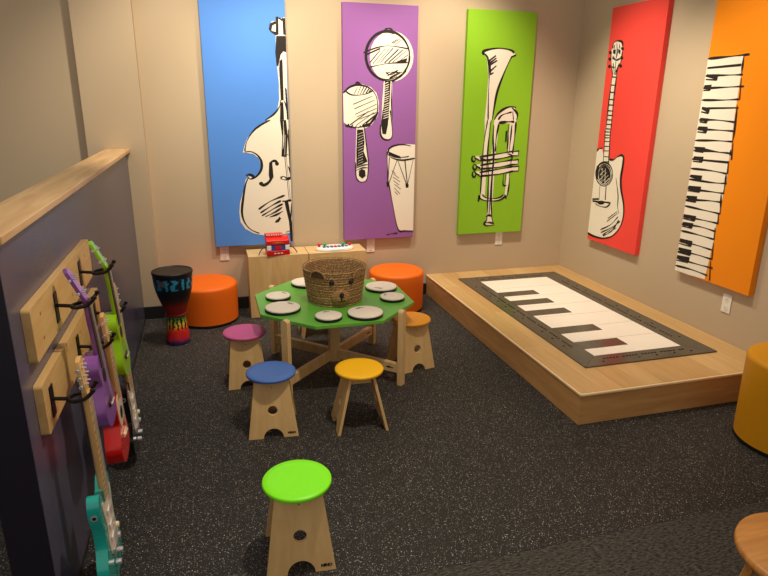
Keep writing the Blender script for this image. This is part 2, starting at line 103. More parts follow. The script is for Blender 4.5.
M['maple_neck'] = wood('maple_neck', (232, 190, 126), (214, 168, 104), (10, 10, 1.5), 3, 0.3)
M['fret_dark'] = paint('fingerboard', (58, 38, 28), 0.5)
M['pickguard'] = paint('pickguard', (226, 206, 184), 0.35)
M['cream'] = paint('cream_plastic', (246, 232, 196), 0.35)
M['mat_frame'] = paint('mat_frame', (80, 74, 64), 0.2, 0.6, var=0.04)
M['mat_white'] = paint('mat_white', (240, 232, 218), 0.35, 0.4, var=0.015)
M['dot_black'] = paint('dot_black', (6, 6, 6), 0.95, 0.0)
M['mat_line'] = paint('mat_line', (120, 140, 126), 0.5)
M['toy_red'] = paint('toy_red', (206, 24, 22), 0.3)
M['toy_white'] = paint('toy_white', (238, 236, 232), 0.35)
M['toy_blue'] = paint('toy_blue', (60, 70, 150), 0.4)
M['toy_teal'] = paint('toy_teal', (20, 120, 150), 0.4)
M['toy_green'] = paint('toy_green', (60, 160, 70), 0.4)
M['gold'] = paint('gold_print', (196, 130, 40), 0.4)

def floor_mat():
    m, nt, b = new_mat('speckled_rubber')
    tc = nt.nodes.new('ShaderNodeTexCoord')
    base = nt.nodes.new('ShaderNodeTexNoise'); base.inputs['Scale'].default_value = 60; base.inputs['Detail'].default_value = 5
    nt.links.new(tc.outputs['Object'], base.inputs['Vector'])
    r0 = nt.nodes.new('ShaderNodeValToRGB')
    r0.color_ramp.elements[0].color = lin((22, 22, 22)); r0.color_ramp.elements[1].color = lin((46, 45, 44))
    nt.links.new(base.outputs['Fac'], r0.inputs['Fac'])
    prev = r0.outputs['Color']
    for sc_, thr, keep, colr in ((160, 0.30, 0.50, (176, 166, 152)), (100, 0.22, 0.36, (208, 200, 186)), (230, 0.34, 0.5, (112, 106, 98))):
        # warp the lookup so flecks are ragged
        nz = nt.nodes.new('ShaderNodeTexNoise'); nz.inputs['Scale'].default_value = sc_ * 1.5
        nt.links.new(tc.outputs['Object'], nz.inputs['Vector'])
        ad = nt.nodes.new('ShaderNodeMix'); ad.data_type = 'VECTOR'; ad.inputs['Factor'].default_value = 0.004
        nt.links.new(tc.outputs['Object'], ad.inputs['A']); nt.links.new(nz.outputs['Color'], ad.inputs['B'])
        v = nt.nodes.new('ShaderNodeTexVoronoi'); v.inputs['Scale'].default_value = sc_
        nt.links.new(ad.outputs['Result'], v.inputs['Vector'])
        lt = nt.nodes.new('ShaderNodeMath'); lt.operation = 'LESS_THAN'; lt.inputs[1].default_value = thr
        nt.links.new(v.outputs['Distance'], lt.inputs[0])
        sep = nt.nodes.new('ShaderNodeSeparateColor'); nt.links.new(v.outputs['Color'], sep.inputs['Color'])
        l2 = nt.nodes.new('ShaderNodeMath'); l2.operation = 'LESS_THAN'; l2.inputs[1].default_value = keep
        nt.links.new(sep.outputs['Red'], l2.inputs[0])
        mu = nt.nodes.new('ShaderNodeMath'); mu.operation = 'MULTIPLY'
        nt.links.new(lt.outputs[0], mu.inputs[0]); nt.links.new(l2.outputs[0], mu.inputs[1])
        mu2 = nt.nodes.new('ShaderNodeMath'); mu2.operation = 'MULTIPLY'
        nt.links.new(mu.outputs[0], mu2.inputs[0]); nt.links.new(sep.outputs['Green'], mu2.inputs[1])
        mx = nt.nodes.new('ShaderNodeMix'); mx.data_type = 'RGBA'
        nt.links.new(mu2.outputs[0], mx.inputs['Factor']); nt.links.new(prev, mx.inputs['A']); mx.inputs['B'].default_value = lin(colr)
        prev = mx.outputs['Result']
    nt.links.new(prev, b.inputs['Base Color'])
    b.inputs['Roughness'].default_value = 0.62
    b.inputs['Specular IOR Level'].default_value = 0.3
    return m
M['floor'] = floor_mat()

def carpet_mat():
    m, nt, b = new_mat('charcoal_carpet')
    tc = nt.nodes.new('ShaderNodeTexCoord')
    mp = nt.nodes.new('ShaderNodeMapping'); mp.inputs['Scale'].default_value = (1, 3.2, 1)
    nt.links.new(tc.outputs['Object'], mp.inputs['Vector'])
    n = nt.nodes.new('ShaderNodeTexNoise'); n.inputs['Scale'].default_value = 45; n.inputs['Detail'].default_value = 8; n.inputs['Roughness'].default_value = 0.75
    nt.links.new(mp.outputs['Vector'], n.inputs['Vector'])
    r = nt.nodes.new('ShaderNodeValToRGB')
    r.color_ramp.elements[0].position = 0.38; r.color_ramp.elements[0].color = lin((30, 29, 28))
    r.color_ramp.elements[1].position = 0.66; r.color_ramp.elements[1].color = lin((104, 99, 91))
    nt.links.new(n.outputs['Fac'], r.inputs['Fac']); nt.links.new(r.outputs['Color'], b.inputs['Base Color'])
    b.inputs['Roughness'].default_value = 0.95; b.inputs['Specular IOR Level'].default_value = 0.1
    bp = nt.nodes.new('ShaderNodeBump'); bp.inputs['Strength'].default_value = 0.6; bp.inputs['Distance'].default_value = 0.004
    nt.links.new(n.outputs['Fac'], bp.inputs['Height']); nt.links.new(bp.outputs['Normal'], b.inputs['Normal'])
    return m
M['carpet'] = carpet_mat()

def plank_mat(name, a, d, plank, along='y'):
    """wood laid in planks running along x or y"""
    m, nt, b = new_mat(name)
    tc = nt.nodes.new('ShaderNodeTexCoord')
    mp = nt.nodes.new('ShaderNodeMapping')
    if along == 'y': mp.inputs['Rotation'].default_value = (0, 0, math.pi / 2)
    nt.links.new(tc.outputs['Object'], mp.inputs['Vector'])
    br = nt.nodes.new('ShaderNodeTexBrick')
    br.inputs['Scale'].default_value = 1; br.inputs['Brick Width'].default_value = 1.3; br.inputs['Row Height'].default_value = plank
    br.inputs['Mortar Size'].default_value = 0.0006; br.inputs['Bias'].default_value = 0
    br.inputs['Color1'].default_value = lin(a); br.inputs['Color2'].default_value = lin(d); br.inputs['Mortar'].default_value = lin(tuple(int(v * .8) for v in d))
    nt.links.new(mp.outputs['Vector'], br.inputs['Vector'])
    mp2 = nt.nodes.new('ShaderNodeMapping'); mp2.inputs['Scale'].default_value = (14, 1.2, 14) if along == 'y' else (1.2, 14, 14)
    nt.links.new(tc.outputs['Object'], mp2.inputs['Vector'])
    n = nt.nodes.new('ShaderNodeTexNoise'); n.inputs['Scale'].default_value = 3; n.inputs['Detail'].default_value = 6; n.inputs['Distortion'].default_value = .8
    nt.links.new(mp2.outputs['Vector'], n.inputs['Vector'])
    mx = nt.nodes.new('ShaderNodeMix'); mx.data_type = 'RGBA'; mx.blend_type = 'MULTIPLY'; mx.inputs['Factor'].default_value = 0.35
    nt.links.new(br.outputs['Color'], mx.inputs['A']); nt.links.new(n.outputs['Color'], mx.inputs['B'])
    r = nt.nodes.new('ShaderNodeValToRGB'); r.color_ramp.elements[0].color = (.55, .55, .55, 1); r.color_ramp.elements[1].color = (1, 1, 1, 1)
    r.color_ramp.elements[0].position = .3; r.color_ramp.elements[1].position = .7
    nt.links.new(n.outputs['Fac'], r.inputs['Fac']); nt.links.new(r.outputs['Color'], mx.inputs['B'])
    nt.links.new(mx.outputs['Result'], b.inputs['Base Color'])
    b.inputs['Roughness'].default_value = 0.38; b.inputs['Coat Weight'].default_value = 0.1
    return m
M['platform_top'] = plank_mat('platform_oak_top', (218, 180, 122), (200, 158, 100), 0.13, 'y')
M['platform_side'] = wood('platform_oak_side', (206, 160, 100), (186, 136, 80), (1.0, 1.0, 10), 3)

def weave_mat(name, a, d):
    m, nt, b = new_mat(name)
    tc = nt.nodes.new('ShaderNodeTexCoord')
    n0 = nt.nodes.new('ShaderNodeTexNoise'); n0.inputs['Scale'].default_value = 70; n0.inputs['Detail'].default_value = 4
    nt.links.new(tc.outputs['Object'], n0.inputs['Vector'])
    w = nt.nodes.new('ShaderNodeTexWave'); w.bands_direction = 'Z'; w.inputs['Scale'].default_value = 32; w.inputs['Distortion'].default_value = 6; w.inputs['Detail'].default_value = 3; w.inputs['Detail Scale'].default_value = 6
    nt.links.new(tc.outputs['Object'], w.inputs['Vector'])
    mx = nt.nodes.new('ShaderNodeMath'); mx.operation = 'MULTIPLY'
    nt.links.new(w.outputs['Fac'], mx.inputs[0]); nt.links.new(n0.outputs['Fac'], mx.inputs[1])
    r = nt.nodes.new('ShaderNodeValToRGB')
    r.color_ramp.elements[0].position = 0.1; r.color_ramp.elements[0].color = lin(d)
    r.color_ramp.elements[1].position = 0.55; r.color_ramp.elements[1].color = lin(a)
    nt.links.new(mx.outputs[0], r.inputs['Fac']); nt.links.new(r.outputs['Color'], b.inputs['Base Color'])
    b.inputs['Roughness'].default_value = 0.75
    bp = nt.nodes.new('ShaderNodeBump'); bp.inputs['Strength'].default_value = 0.9; bp.inputs['Distance'].default_value = 0.006
    nt.links.new(mx.outputs[0], bp.inputs['Height']); nt.links.new(bp.outputs['Normal'], b.inputs['Normal'])
    return m
M['seagrass'] = weave_mat('seagrass', (230, 190, 128), (128, 88, 48))
M['seagrass_light'] = weave_mat('seagrass_light', (214, 170, 112), (150, 106, 62))
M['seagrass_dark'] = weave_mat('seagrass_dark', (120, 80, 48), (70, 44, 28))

def band_mat(name, stops, ink_col, zmax, ink_lo, ink_hi):
    """colour bands by height with dark or bright scribbled pattern between two heights"""
    m, nt, b = new_mat(name)
    tc = nt.nodes.new('ShaderNodeTexCoord')
    sep = nt.nodes.new('ShaderNodeSeparateXYZ'); nt.links.new(tc.outputs['Object'], sep.inputs[0])
    n = nt.nodes.new('ShaderNodeTexNoise'); n.inputs['Scale'].default_value = 26; n.inputs['Detail'].default_value = 4
    nt.links.new(tc.outputs['Object'], n.inputs['Vector'])
    ad = nt.nodes.new('ShaderNodeMath'); ad.operation = 'MULTIPLY_ADD'; ad.inputs[1].default_value = 0.05; ad.inputs[2].default_value = -0.025
    nt.links.new(n.outputs['Fac'], ad.inputs[0])
    s = nt.nodes.new('ShaderNodeMath'); s.operation = 'ADD'; nt.links.new(sep.outputs['Z'], s.inputs[0]); nt.links.new(ad.outputs[0], s.inputs[1])
    dv = nt.nodes.new('ShaderNodeMath'); dv.operation = 'DIVIDE'; dv.inputs[1].default_value = zmax; nt.links.new(s.outputs[0], dv.inputs[0])
    r = nt.nodes.new('ShaderNodeValToRGB'); e = r.color_ramp.elements
    e[0].position, e[0].color = stops[0][0] / zmax, lin(stops[0][1]); e[1].position, e[1].color = stops[-1][0] / zmax, lin(stops[-1][1])
    for z, c in stops[1:-1]:
        k = e.new(z / zmax); k.color = lin(c)
    nt.links.new(dv.outputs[0], r.inputs['Fac'])
    at = nt.nodes.new('ShaderNodeMath'); at.operation = 'ARCTAN2'; nt.links.new(sep.outputs['Y'], at.inputs[0]); nt.links.new(sep.outputs['X'], at.inputs[1])
    cb = nt.nodes.new('ShaderNodeCombineXYZ'); nt.links.new(at.outputs[0], cb.inputs[0])
    mz = nt.nodes.new('ShaderNodeMath'); mz.operation = 'MULTIPLY'; mz.inputs[1].default_value = 14.0; nt.links.new(sep.outputs['Z'], mz.inputs[0]); nt.links.new(mz.outputs[0], cb.inputs[1])
    w = nt.nodes.new('ShaderNodeTexWave'); w.inputs['Scale'].default_value = 0.75; w.inputs['Distortion'].default_value = 5; w.inputs['Detail'].default_value = 2; w.inputs['Detail Scale'].default_value = 3.0
    nt.links.new(cb.outputs[0], w.inputs['Vector'])
    g = nt.nodes.new('ShaderNodeMath'); g.operation = 'GREATER_THAN'; g.inputs[1].default_value = 0.55; nt.links.new(w.outputs['Fac'], g.inputs[0])
    a1 = nt.nodes.new('ShaderNodeMath'); a1.operation = 'GREATER_THAN'; a1.inputs[1].default_value = ink_lo; nt.links.new(sep.outputs['Z'], a1.inputs[0])
    a2 = nt.nodes.new('ShaderNodeMath'); a2.operation = 'LESS_THAN'; a2.inputs[1].default_value = ink_hi; nt.links.new(sep.outputs['Z'], a2.inputs[0])
    p1 = nt.nodes.new('ShaderNodeMath'); p1.operation = 'MULTIPLY'; nt.links.new(a1.outputs[0], p1.inputs[0]); nt.links.new(a2.outputs[0], p1.inputs[1])
    p2 = nt.nodes.new('ShaderNodeMath'); p2.operation = 'MULTIPLY'; nt.links.new(p1.outputs[0], p2.inputs[0]); nt.links.new(g.outputs[0], p2.inputs[1])
    mx = nt.nodes.new('ShaderNodeMix'); mx.data_type = 'RGBA'; mx.inputs['B'].default_value = lin(ink_col)
    nt.links.new(p2.outputs[0], mx.inputs['Factor']); nt.links.new(r.outputs['Color'], mx.inputs['A'])
    nt.links.new(mx.outputs['Result'], b.inputs['Base Color'])
    b.inputs['Roughness'].default_value = 0.4
    return m
M['djembe_bowl'] = band_mat('djembe_bowl', [(0.2, (128, 24, 20)), (0.27, (150, 26, 20)), (0.31, (70, 20, 22)), (0.35, (18, 18, 26)), (0.40, (16, 20, 34)), (0.42, (16, 28, 44)), (0.51, (14, 24, 40))], (44, 150, 190), 0.515, 0.40, 0.475)
M['djembe_foot'] = band_mat('djembe_foot', [(0.0, (50, 30, 70)), (0.025, (60, 36, 90)), (0.045, (180, 30, 44)), (0.10, (216, 40, 22)), (0.125, (226, 140, 40)), (0.15, (214, 190, 60)), (0.18, (90, 160, 50)), (0.2, (40, 110, 50))], (40, 30, 26), 0.205, 0.11, 0.19)

# ------------------------------------------------------------------ mesh helpers
def link(name, bm, mats, parent=None, smooth=False, bevel=0.0, segs=2, loc=None, angle=35):
    me = bpy.data.meshes.new(name)
    bmesh.ops.recalc_face_normals(bm, faces=bm.faces[:])
    bm.to_mesh(me); bm.free()
    for mm in (mats if isinstance(mats, (list, tuple)) else [mats]): me.materials.append(mm)
    o = bpy.data.objects.new(name, me); C.objects.link(o)
    if parent is not None: o.parent = parent
    if loc: o.location = loc
    if smooth:
        me.shade_smooth()
        me.set_sharp_from_angle(angle=math.radians(angle))
    if bevel:
        md = o.modifiers.new('bevel', 'BEVEL'); md.width = bevel; md.segments = segs; md.limit_method = 'ANGLE'; md.angle_limit = math.radians(40)
        me.shade_smooth(); md.harden_normals = True
    return o

def thing(name, label, cat, loc=(0, 0, 0), rotz=0, group=None):
    o = bpy.data.objects.new(name, None); C.objects.link(o)
    o.empty_display_size = 0.05
    o.location = loc; o.rotation_euler = (0, 0, rotz)
    return tag(o, label, cat, group)

def tag(o, label, cat, group=None):
    o['label'] = label; o['category'] = cat
    if group: o['group'] = group
    return o

def struct(o):
    o['kind'] = 'structure'; return o

def box(bm, x0, x1, y0, y1, z0, z1, mi=0):
    vs = [bm.verts.new((x, y, z)) for z in (z0, z1) for y in (y0, y1) for x in (x0, x1)]
    for f in ((0, 2, 3, 1), (4, 5, 7, 6), (0, 1, 5, 4), (2, 6, 7, 3), (0, 4, 6, 2), (1, 3, 7, 5)):
        bm.faces.new([vs[i] for i in f]).material_index = mi
    return vs

def obox(bm, p0, p1, w, t, side=None, mi=0):
    """bar of section w x t from p0 to p1; w is measured along 'side'"""
    p0, p1 = Vector(p0), Vector(p1); d = (p1 - p0).normalized()
    s = Vector(side) if side else d.cross(Vector((0, 0, 1)))
    s = (s - d * s.dot(d)).normalized(); n = d.cross(s)
    vs = [bm.verts.new(p + s * a * w / 2 + n * b_ * t / 2) for p in (p0, p1) for a, b_ in ((-1, -1), (1, -1), (1, 1), (-1, 1))]
    for f in ((0, 1, 2, 3), (4, 7, 6, 5), (0, 4, 5, 1), (1, 5, 6, 2), (2, 6, 7, 3), (3, 7, 4, 0)):
        bm.faces.new([vs[i] for i in f]).material_index = mi

def lathe(bm, prof, n=40, cx=0, cy=0, mi=0, cap0=True, cap1=True, sx=1, sy=1):
    rings = []
    for r, z in prof:
        rings.append([bm.verts.new((cx + sx * r * math.cos(2 * math.pi * i / n), cy + sy * r * math.sin(2 * math.pi * i / n), z)) for i in range(n)])
    for a, b_ in zip(rings, rings[1:]):
        for i in range(n):
            bm.faces.new((a[i], a[(i + 1) % n], b_[(i + 1) % n], b_[i])).material_index = mi
    if cap0: bm.faces.new(rings[0]).material_index = mi
    if cap1: bm.faces.new(rings[-1]).material_index = mi

def cyl(bm, p0, p1, r0, r1=None, n=14, mi=0):
    r1 = r0 if r1 is None else r1
    p0, p1 = Vector(p0), Vector(p1); d = (p1 - p0).normalized()
    s = d.orthogonal().normalized(); t = d.cross(s)
    R_ = [[bm.verts.new(p + (s * math.cos(2 * math.pi * i / n) + t * math.sin(2 * math.pi * i / n)) * r) for i in range(n)] for p, r in ((p0, r0), (p1, r1))]
    for i in range(n): bm.faces.new((R_[0][i], R_[0][(i + 1) % n], R_[1][(i + 1) % n], R_[1][i])).material_index = mi
    bm.faces.new(R_[0]).material_index = mi; bm.faces.new(R_[1]).material_index = mi

def tube(bm, pts, r, n=10, mi=0):
    pts = [Vector(p) for p in pts]; rings = []
    prev = None
    for i, p in enumerate(pts):
        d = (pts[min(i + 1, len(pts) - 1)] - pts[max(i - 1, 0)]).normalized()
        s = d.orthogonal().normalized() if prev is None else (prev - d * prev.dot(d)).normalized()
        prev = s; t = d.cross(s)
        rings.append([bm.verts.new(p + (s * math.cos(2 * math.pi * k / n) + t * math.sin(2 * math.pi * k / n)) * r) for k in range(n)])
    for a, b_ in zip(rings, rings[1:]):
        for k in range(n): bm.faces.new((a[k], a[(k + 1) % n], b_[(k + 1) % n], b_[k])).material_index = mi
    bm.faces.new(rings[0]).material_index = mi; bm.faces.new(rings[-1]).material_index = mi

def prism(bm, outer, f0, f1, holes=(), mi=0, cap_mi=None):
    """outer/holes: 2D loops; f0, f1 map (a, b) to the 3D points of the two faces"""
    loops = [list(outer)] + [list(h) for h in holes]
    tri = tessellate_polygon([[Vector((a, b_, 0)) for a, b_ in l] for l in loops])
    A = []; B = []
    for l in loops:
        A += [bm.verts.new(f0(a, b_)) for a, b_ in l]; B += [bm.verts.new(f1(a, b_)) for a, b_ in l]
    for t in tri:
        try:
            bm.faces.new([A[i] for i in t]).material_index = mi if cap_mi is None else cap_mi
            bm.faces.new([B[i] for i in reversed(t)]).material_index = mi if cap_mi is None else cap_mi
        except ValueError: pass
    k = 0
    for l in loops:
        n = len(l)
        for i in range(n):
            bm.faces.new((A[k + i], A[k + (i + 1) % n], B[k + (i + 1) % n], B[k + i])).material_index = mi
        k += n

def flat(bm, poly, f, mi=0):
    tri = tessellate_polygon([[Vector((a, b_, 0)) for a, b_ in poly]])
    V = [bm.verts.new(f(a, b_)) for a, b_ in poly]
    for t in tri:
        try: bm.faces.new([V[i] for i in t]).material_index = mi
        except ValueError: pass

def smooth_line(p, k=5):
    if len(p) < 3: return p
    q = [p[0]] + list(p) + [p[-1]]; r = []
    for i in range(1, len(q) - 2):
        a, b_, c, d = q[i - 1:i + 3]
        for j in range(k):
            t = j / k
            r.append(tuple(0.5 * (2 * b_[m] + (c[m] - a[m]) * t + (2 * a[m] - 5 * b_[m] + 4 * c[m] - d[m]) * t * t + (3 * b_[m] - a[m] - 3 * c[m] + d[m]) * t ** 3) for m in (0, 1)))
    r.append(tuple(p[-1])); return r

def smooth_loop(p, k=4):
    n = len(p); r = []
    for i in range(n):
        a, b_, c, d = p[i - 1], p[i], p[(i + 1) % n], p[(i + 2) % n]
        for j in range(k):
            t = j / k
            r.append(tuple(0.5 * (2 * b_[m] + (c[m] - a[m]) * t + (2 * a[m] - 5 * b_[m] + 4 * c[m] - d[m]) * t * t + (3 * b_[m] - a[m] - 3 * c[m] + d[m]) * t ** 3) for m in (0, 1)))
    return r

def circle(cx, cy, r, n=24):
    return [(cx + r * math.cos(2 * math.pi * i / n), cy + r * math.sin(2 * math.pi * i / n)) for i in range(n)]

def ribbon(bm, pts, w, f, mi, umax, vmax, free=False):
    n = len(pts)
    L = []; R_ = []
    for i in range(n):
        a = pts[max(i - 1, 0)]; b_ = pts[min(i + 1, n - 1)]
        dx, dy = b_[0] - a[0], b_[1] - a[1]; l = math.hypot(dx, dy) or 1e-9
        t = i / max(1, n - 1)
        ww = w / 2 * (0.75 + 0.35 * math.sin(t * 7.3 + pts[0][0] * 40) ) * (0.6 if i in (0, n - 1) and n > 3 else 1)
        for S, sg in ((L, 1), (R_, -1)):
            u = min(max(pts[i][0] - sg * dy / l * ww, 0.0005), umax - 0.0005); v = min(max(pts[i][1] + sg * dx / l * ww, 0.0005), vmax - 0.0005)
            if free: u, v = pts[i][0] - sg * dy / l * ww, pts[i][1] + sg * dx / l * ww
            S.append(bm.verts.new(f(u, v)))
    for i in range(n - 1):
        bm.faces.new((L[i], L[i + 1], R_[i + 1], R_[i])).material_index = mi

def text_bm(bm, s, size, f, mi=0, bold=0.0):
    """flat lettering: f maps (a, b) to 3D; text is centred"""
    cu = bpy.data.curves.new('lettering', 'FONT'); cu.body = s; cu.size = size; cu.align_x = 'CENTER'; cu.align_y = 'CENTER'; cu.offset = bold
    o = bpy.data.objects.new('lettering', cu); C.objects.link(o)
    bpy.context.view_layer.update()
    me = bpy.data.meshes.new_from_object(o.evaluated_get(bpy.context.evaluated_depsgraph_get()))
    V = [bm.verts.new(f(v.co.x, v.co.y)) for v in me.vertices]
    for p in me.polygons:
        try: bm.faces.new([V[i] for i in p.vertices]).material_index = mi
        except ValueError: pass
    bpy.data.objects.remove(o); bpy.data.curves.remove(cu); bpy.data.meshes.remove(me)

# ------------------------------------------------------------------ setting
XL, ZC = -6.2, 3.05
bm = bmesh.new(); box(bm, XL, 0.1, -3.155, 0.1, -0.05, 0.0); struct(link('floor', bm, M['floor']))
bm = bmesh.new(); box(bm, XL, 0.1, -6.6, -3.157, -0.05, 0.0005); struct(link('floor_carpet', bm, M['carpet']))
bm = bmesh.new(); box(bm, XL, 0.1, 0.0, 0.1, -0.05, ZC); struct(link('wall_back', bm, M['wall']))
bm = bmesh.new(); box(bm, -3.925, -3.54, -0.08, -0.0005, 0.0, ZC); struct(link('trim_1', bm, M['wall']))
bm = bmesh.new(); box(bm, 0.0, 0.1, -6.6, 0.0, -0.05, ZC); struct(link('wall_right', bm, M['wall']))
bm = bmesh.new(); box(bm, -3.54, -1.328, -0.012, -0.0003, 0, 0.1); box(bm, -3.67, -3.5395, -0.092, -0.0803, 0, 0.1); box(bm, -3.5397, -3.528, -0.092, -0.012, 0, 0.1)
struct(link('baseboard_back', bm, M['rubber_base'], bevel=0.003))
bm = bmesh.new(); box(bm, -0.012, -0.0003, -6.6, -2.382, 0, 0.1); struct(link('baseboard_right', bm, M['rubber_base'], bevel=0.003))
# low partition with maple cap
bm = bmesh.new(); box(bm, -3.785, -3.67, -3.085, -0.0805, 0.0, 1.27)
struct(link('wall_left', bm, M['partition']))
bm = bmesh.new(); box(bm, -3.785, -3.671, -3.088, -3.0852, 0.0, 1.2702); struct(link('end_shade_sheet', bm, M['partition_end_shade']))  # thin added sheet, darkens the partition's end face as shade would
bm = bmesh.new(); box(bm, -3.81, -3.645, -3.11, -0.0805, 1.2705, 1.295)
struct(link('trim_2', bm, M['cap'], bevel=0.004))
bm = bmesh.new(); box(bm, -3.6698, -3.664, -3.085, -0.093, 0.0, 0.012); struct(link('baseboard_left', bm, M['rubber_base']))

# ------------------------------------------------------------------ canvases
def make_canvas(key, label, plane, a, b_, z0=0.535, z1=2.341, depth=0.04):
    d = ART[key]; W = abs(b_ - a); H = z1 - z0; sx = W / 0.606
    if plane == 'y':
        t = thing('canvas_print', label, 'wall art', ((a + b_) / 2, -0.002, z0)); off = depth + .002
        bm = bmesh.new(); box(bm, -W / 2, W / 2, -depth, 0.0, 0, H)
        f = lambda e: (lambda u, v: (-W / 2 + u * sx, -depth - e, v))
    else:
        t = thing('canvas_print', label, 'wall art', (-0.0005, (a + b_) / 2, z0))
        bm = bmesh.new(); box(bm, -depth, 0.0, -W / 2, W / 2, 0, H)
        f = lambda e: (lambda u, v: (-depth - e, W / 2 - u * sx, v))
    link('canvas', bm, M['cv_' + key], t, bevel=0.002)
    bm = bmesh.new()
    e = 0.0012
    for p in d['fill']:
        flat(bm, [(u / 1000, v / 1000) for u, v in p], f(e), 0); e += 0.00012
    e2 = e + 0.0004
    for p in d['ink']:
        flat(bm, [(u / 1000, v / 1000) for u, v in p], f(e2), 1); e2 += 0.00001
    for w, sm, p in d['line']:
        col = 1 if w > 0 else 0; w = abs(w)
        q = [(u / 1000, v / 1000) for u, v in p]
        ribbon(bm, smooth_line(q) if sm else q, w * WS[key], f(e2), col, 0.606, H); e2 += 0.00001
    link('illustration', bm, [M['art_white'], M['art_ink']], t)
    return t
WS = dict(blue=0.0022, purple=0.0021, green=0.0028, red=0.0027, orange=0.0024)
make_canvas('blue', 'blue canvas with black and white double bass drawing', 'y', -3.102, -2.5)
make_canvas('purple', 'purple canvas with drawn maracas and conga drum', 'y', -2.075, -1.476)
make_canvas('green', 'lime green canvas with drawn trumpet', 'y', -1.061, -0.455)
make_canvas('red', 'red canvas with drawn acoustic guitar on right wall', 'x', -0.45, -1.066)
make_canvas('orange', 'orange canvas with drawn piano keyboard on right wall', 'x', -1.495, -2.111)

# ------------------------------------------------------------------ outlets
def outlet(label, plane, pos, z):
    t = thing('wall_outlet', label, 'outlet', (pos, -0.0004, z) if plane == 'y' else (-0.0004, pos, z), 0 if plane == 'y' else -math.pi / 2, 'white wall outlets')
    w, h = 0.07, 0.12
    bm = bmesh.new(); box(bm, -w / 2, w / 2, -0.006, 0, -h / 2, h / 2); link('cover_plate', bm, M['white_plastic'], t, bevel=0.002)
    for s in (-1, 1):
        bm = bmesh.new()
        prism(bm, [(a * 0.9, b_) for a, b_ in circle(0, s * 0.028, 0.0175, 20)], lambda a, b_: (a, -0.0062, b_), lambda a, b_: (a, -0.0085, b_))
        r = link('receptacle', bm, M['white_plastic'], t)
        bm = bmesh.new()
        for dx in (-0.006, 0.006): box(bm, dx - 0.0012, dx + 0.0012, -0.0092, -0.0086, s * 0.028 - 0.003, s * 0.028 + 0.006)
        box(bm, -0.002, 0.002, -0.0092, -0.0086, s * 0.028 - 0.011, s * 0.028 - 0.007)
        link('slot', bm, M['slot'], r)
outlet('white wall outlet under the blue canvas', 'y', -3.04, 0.473)
outlet('white wall outlet under the purple canvas', 'y', -1.84, 0.473)
outlet('white wall outlet under the lime green canvas', 'y', -0.648, 0.473)
outlet('white wall outlet under the orange canvas', 'x', -1.934, 0.428)

# ------------------------------------------------------------------ platform + piano mat
t = thing('platform', 'low oak platform in the corner under the red canvas', 'platform', (-1.326, -2.379, 0))
bm = bmesh.new(); box(bm, 0.0058, 1.3235, 0.0058, 2.3765, 0.172, 0.182); link('deck', bm, M['platform_top'], t)
bm = bmesh.new(); box(bm, 0.0, 0.02, 0.0205, 2.3765, 0, 0.1656); link('front_panel', bm, M['platform_side'], t)
bm = bmesh.new(); box(bm, 0.0, 1.3235, 0.0, 0.02, 0, 0.1656); link('end_panel', bm, M['platform_side'], t)
bm = bmesh.new(); box(bm, -0.007, 0.0055, -0.007, 2.3765, 0.166, 0.183); box(bm, -0.007, 1.3235, -0.007, 0.0055, 0.166, 0.183)
link('edge_strip', bm, M['edge_pale_lit'], t, bevel=0.006, segs=3)

mx0, mx1, my0, my1 = -1.119, -0.188, -2.104, -0.225
wx0, wx1, wy0, wy1 = -0.972, -0.347, -1.975, -0.36
cx, cy = (mx0 + mx1) / 2, (my0 + my1) / 2
t = thing('piano_mat', 'giant floor piano mat with grey frame on oak platform', 'piano mat', (cx, cy, 0.1822))
L = lambda x, y: (x - cx, y - cy)
segs = [((mx0, my0), (mx1, my0), (wx1, wy0), (wx0, wy0)), ((mx1, my0), (mx1, my1), (wx1, wy1), (wx1, wy0)), ((mx1, my1), (mx0, my1), (wx0, wy1), (wx1, wy1)), ((mx0, my1), (mx0, my0), (wx0, wy0), (wx0, wy1))]
for q in segs:   # mitred borders
    bm = bmesh.new(); p = [L(*v) for v in q]
    gx, gy = sum(v[0] for v in p) / 4, sum(v[1] for v in p) / 4
    p = [(v[0] + (gx - v[0]) * 0.0025, v[1] + (gy - v[1]) * 0.0025) for v in p]
    prism(bm, p, lambda a, b_: (a, b_, 0), lambda a, b_: (a, b_, 0.008))
    (x0, y0), (x1, y1) = L(*q[0]), L(*q[1]); (x3, y3), (x2, y2) = L(*q[3]), L(*q[2])
    n = int(math.hypot(x1 - x0, y1 - y0) / 0.035)
    for i in range(n):
        u = 0.12 + 0.76 * i / (n - 1)
        if i % 6 == 5: continue
        for vv in ((0.62,) if i % 5 else (0.62, 0.35)):
            px = (x0 + (x1 - x0) * u) * (1 - vv) + (x3 + (x2 - x3) * u) * vv; py = (y0 + (y1 - y0) * u) * (1 - vv) + (y3 + (y2 - y3) * u) * vv
            flat(bm, circle(px, py, 0.0075, 10), lambda a, b_: (a, b_, 0.0085), 1)
    link('border', bm, [M['mat_frame'], M['dot_black']], t)
kw = (wy1 - wy0) / 7
for i in range(7):
    bm = bmesh.new(); x0, y0 = L(wx0, wy0 + i * kw); x1, y1 = L(wx1, wy0 + (i + 1) * kw)
    box(bm, x0, x1, y0 + 0.002, y1 - 0.002, 0, 0.0078); link('white_key', bm, M['mat_white'], t)
for y0, y1 in ((-1.872, -1.757), (-1.607, -1.495), (-1.245, -1.137), (-1.01, -0.9), (-0.79, -0.685)):
    bm = bmesh.new(); a, b_ = L(wx0 - 0.004, y0); c_, d_ = L(-0.657, y1)
    box(bm, a, c_, b_, d_, 0.0079, 0.009); link('black_key', bm, M['mat_frame'], t)

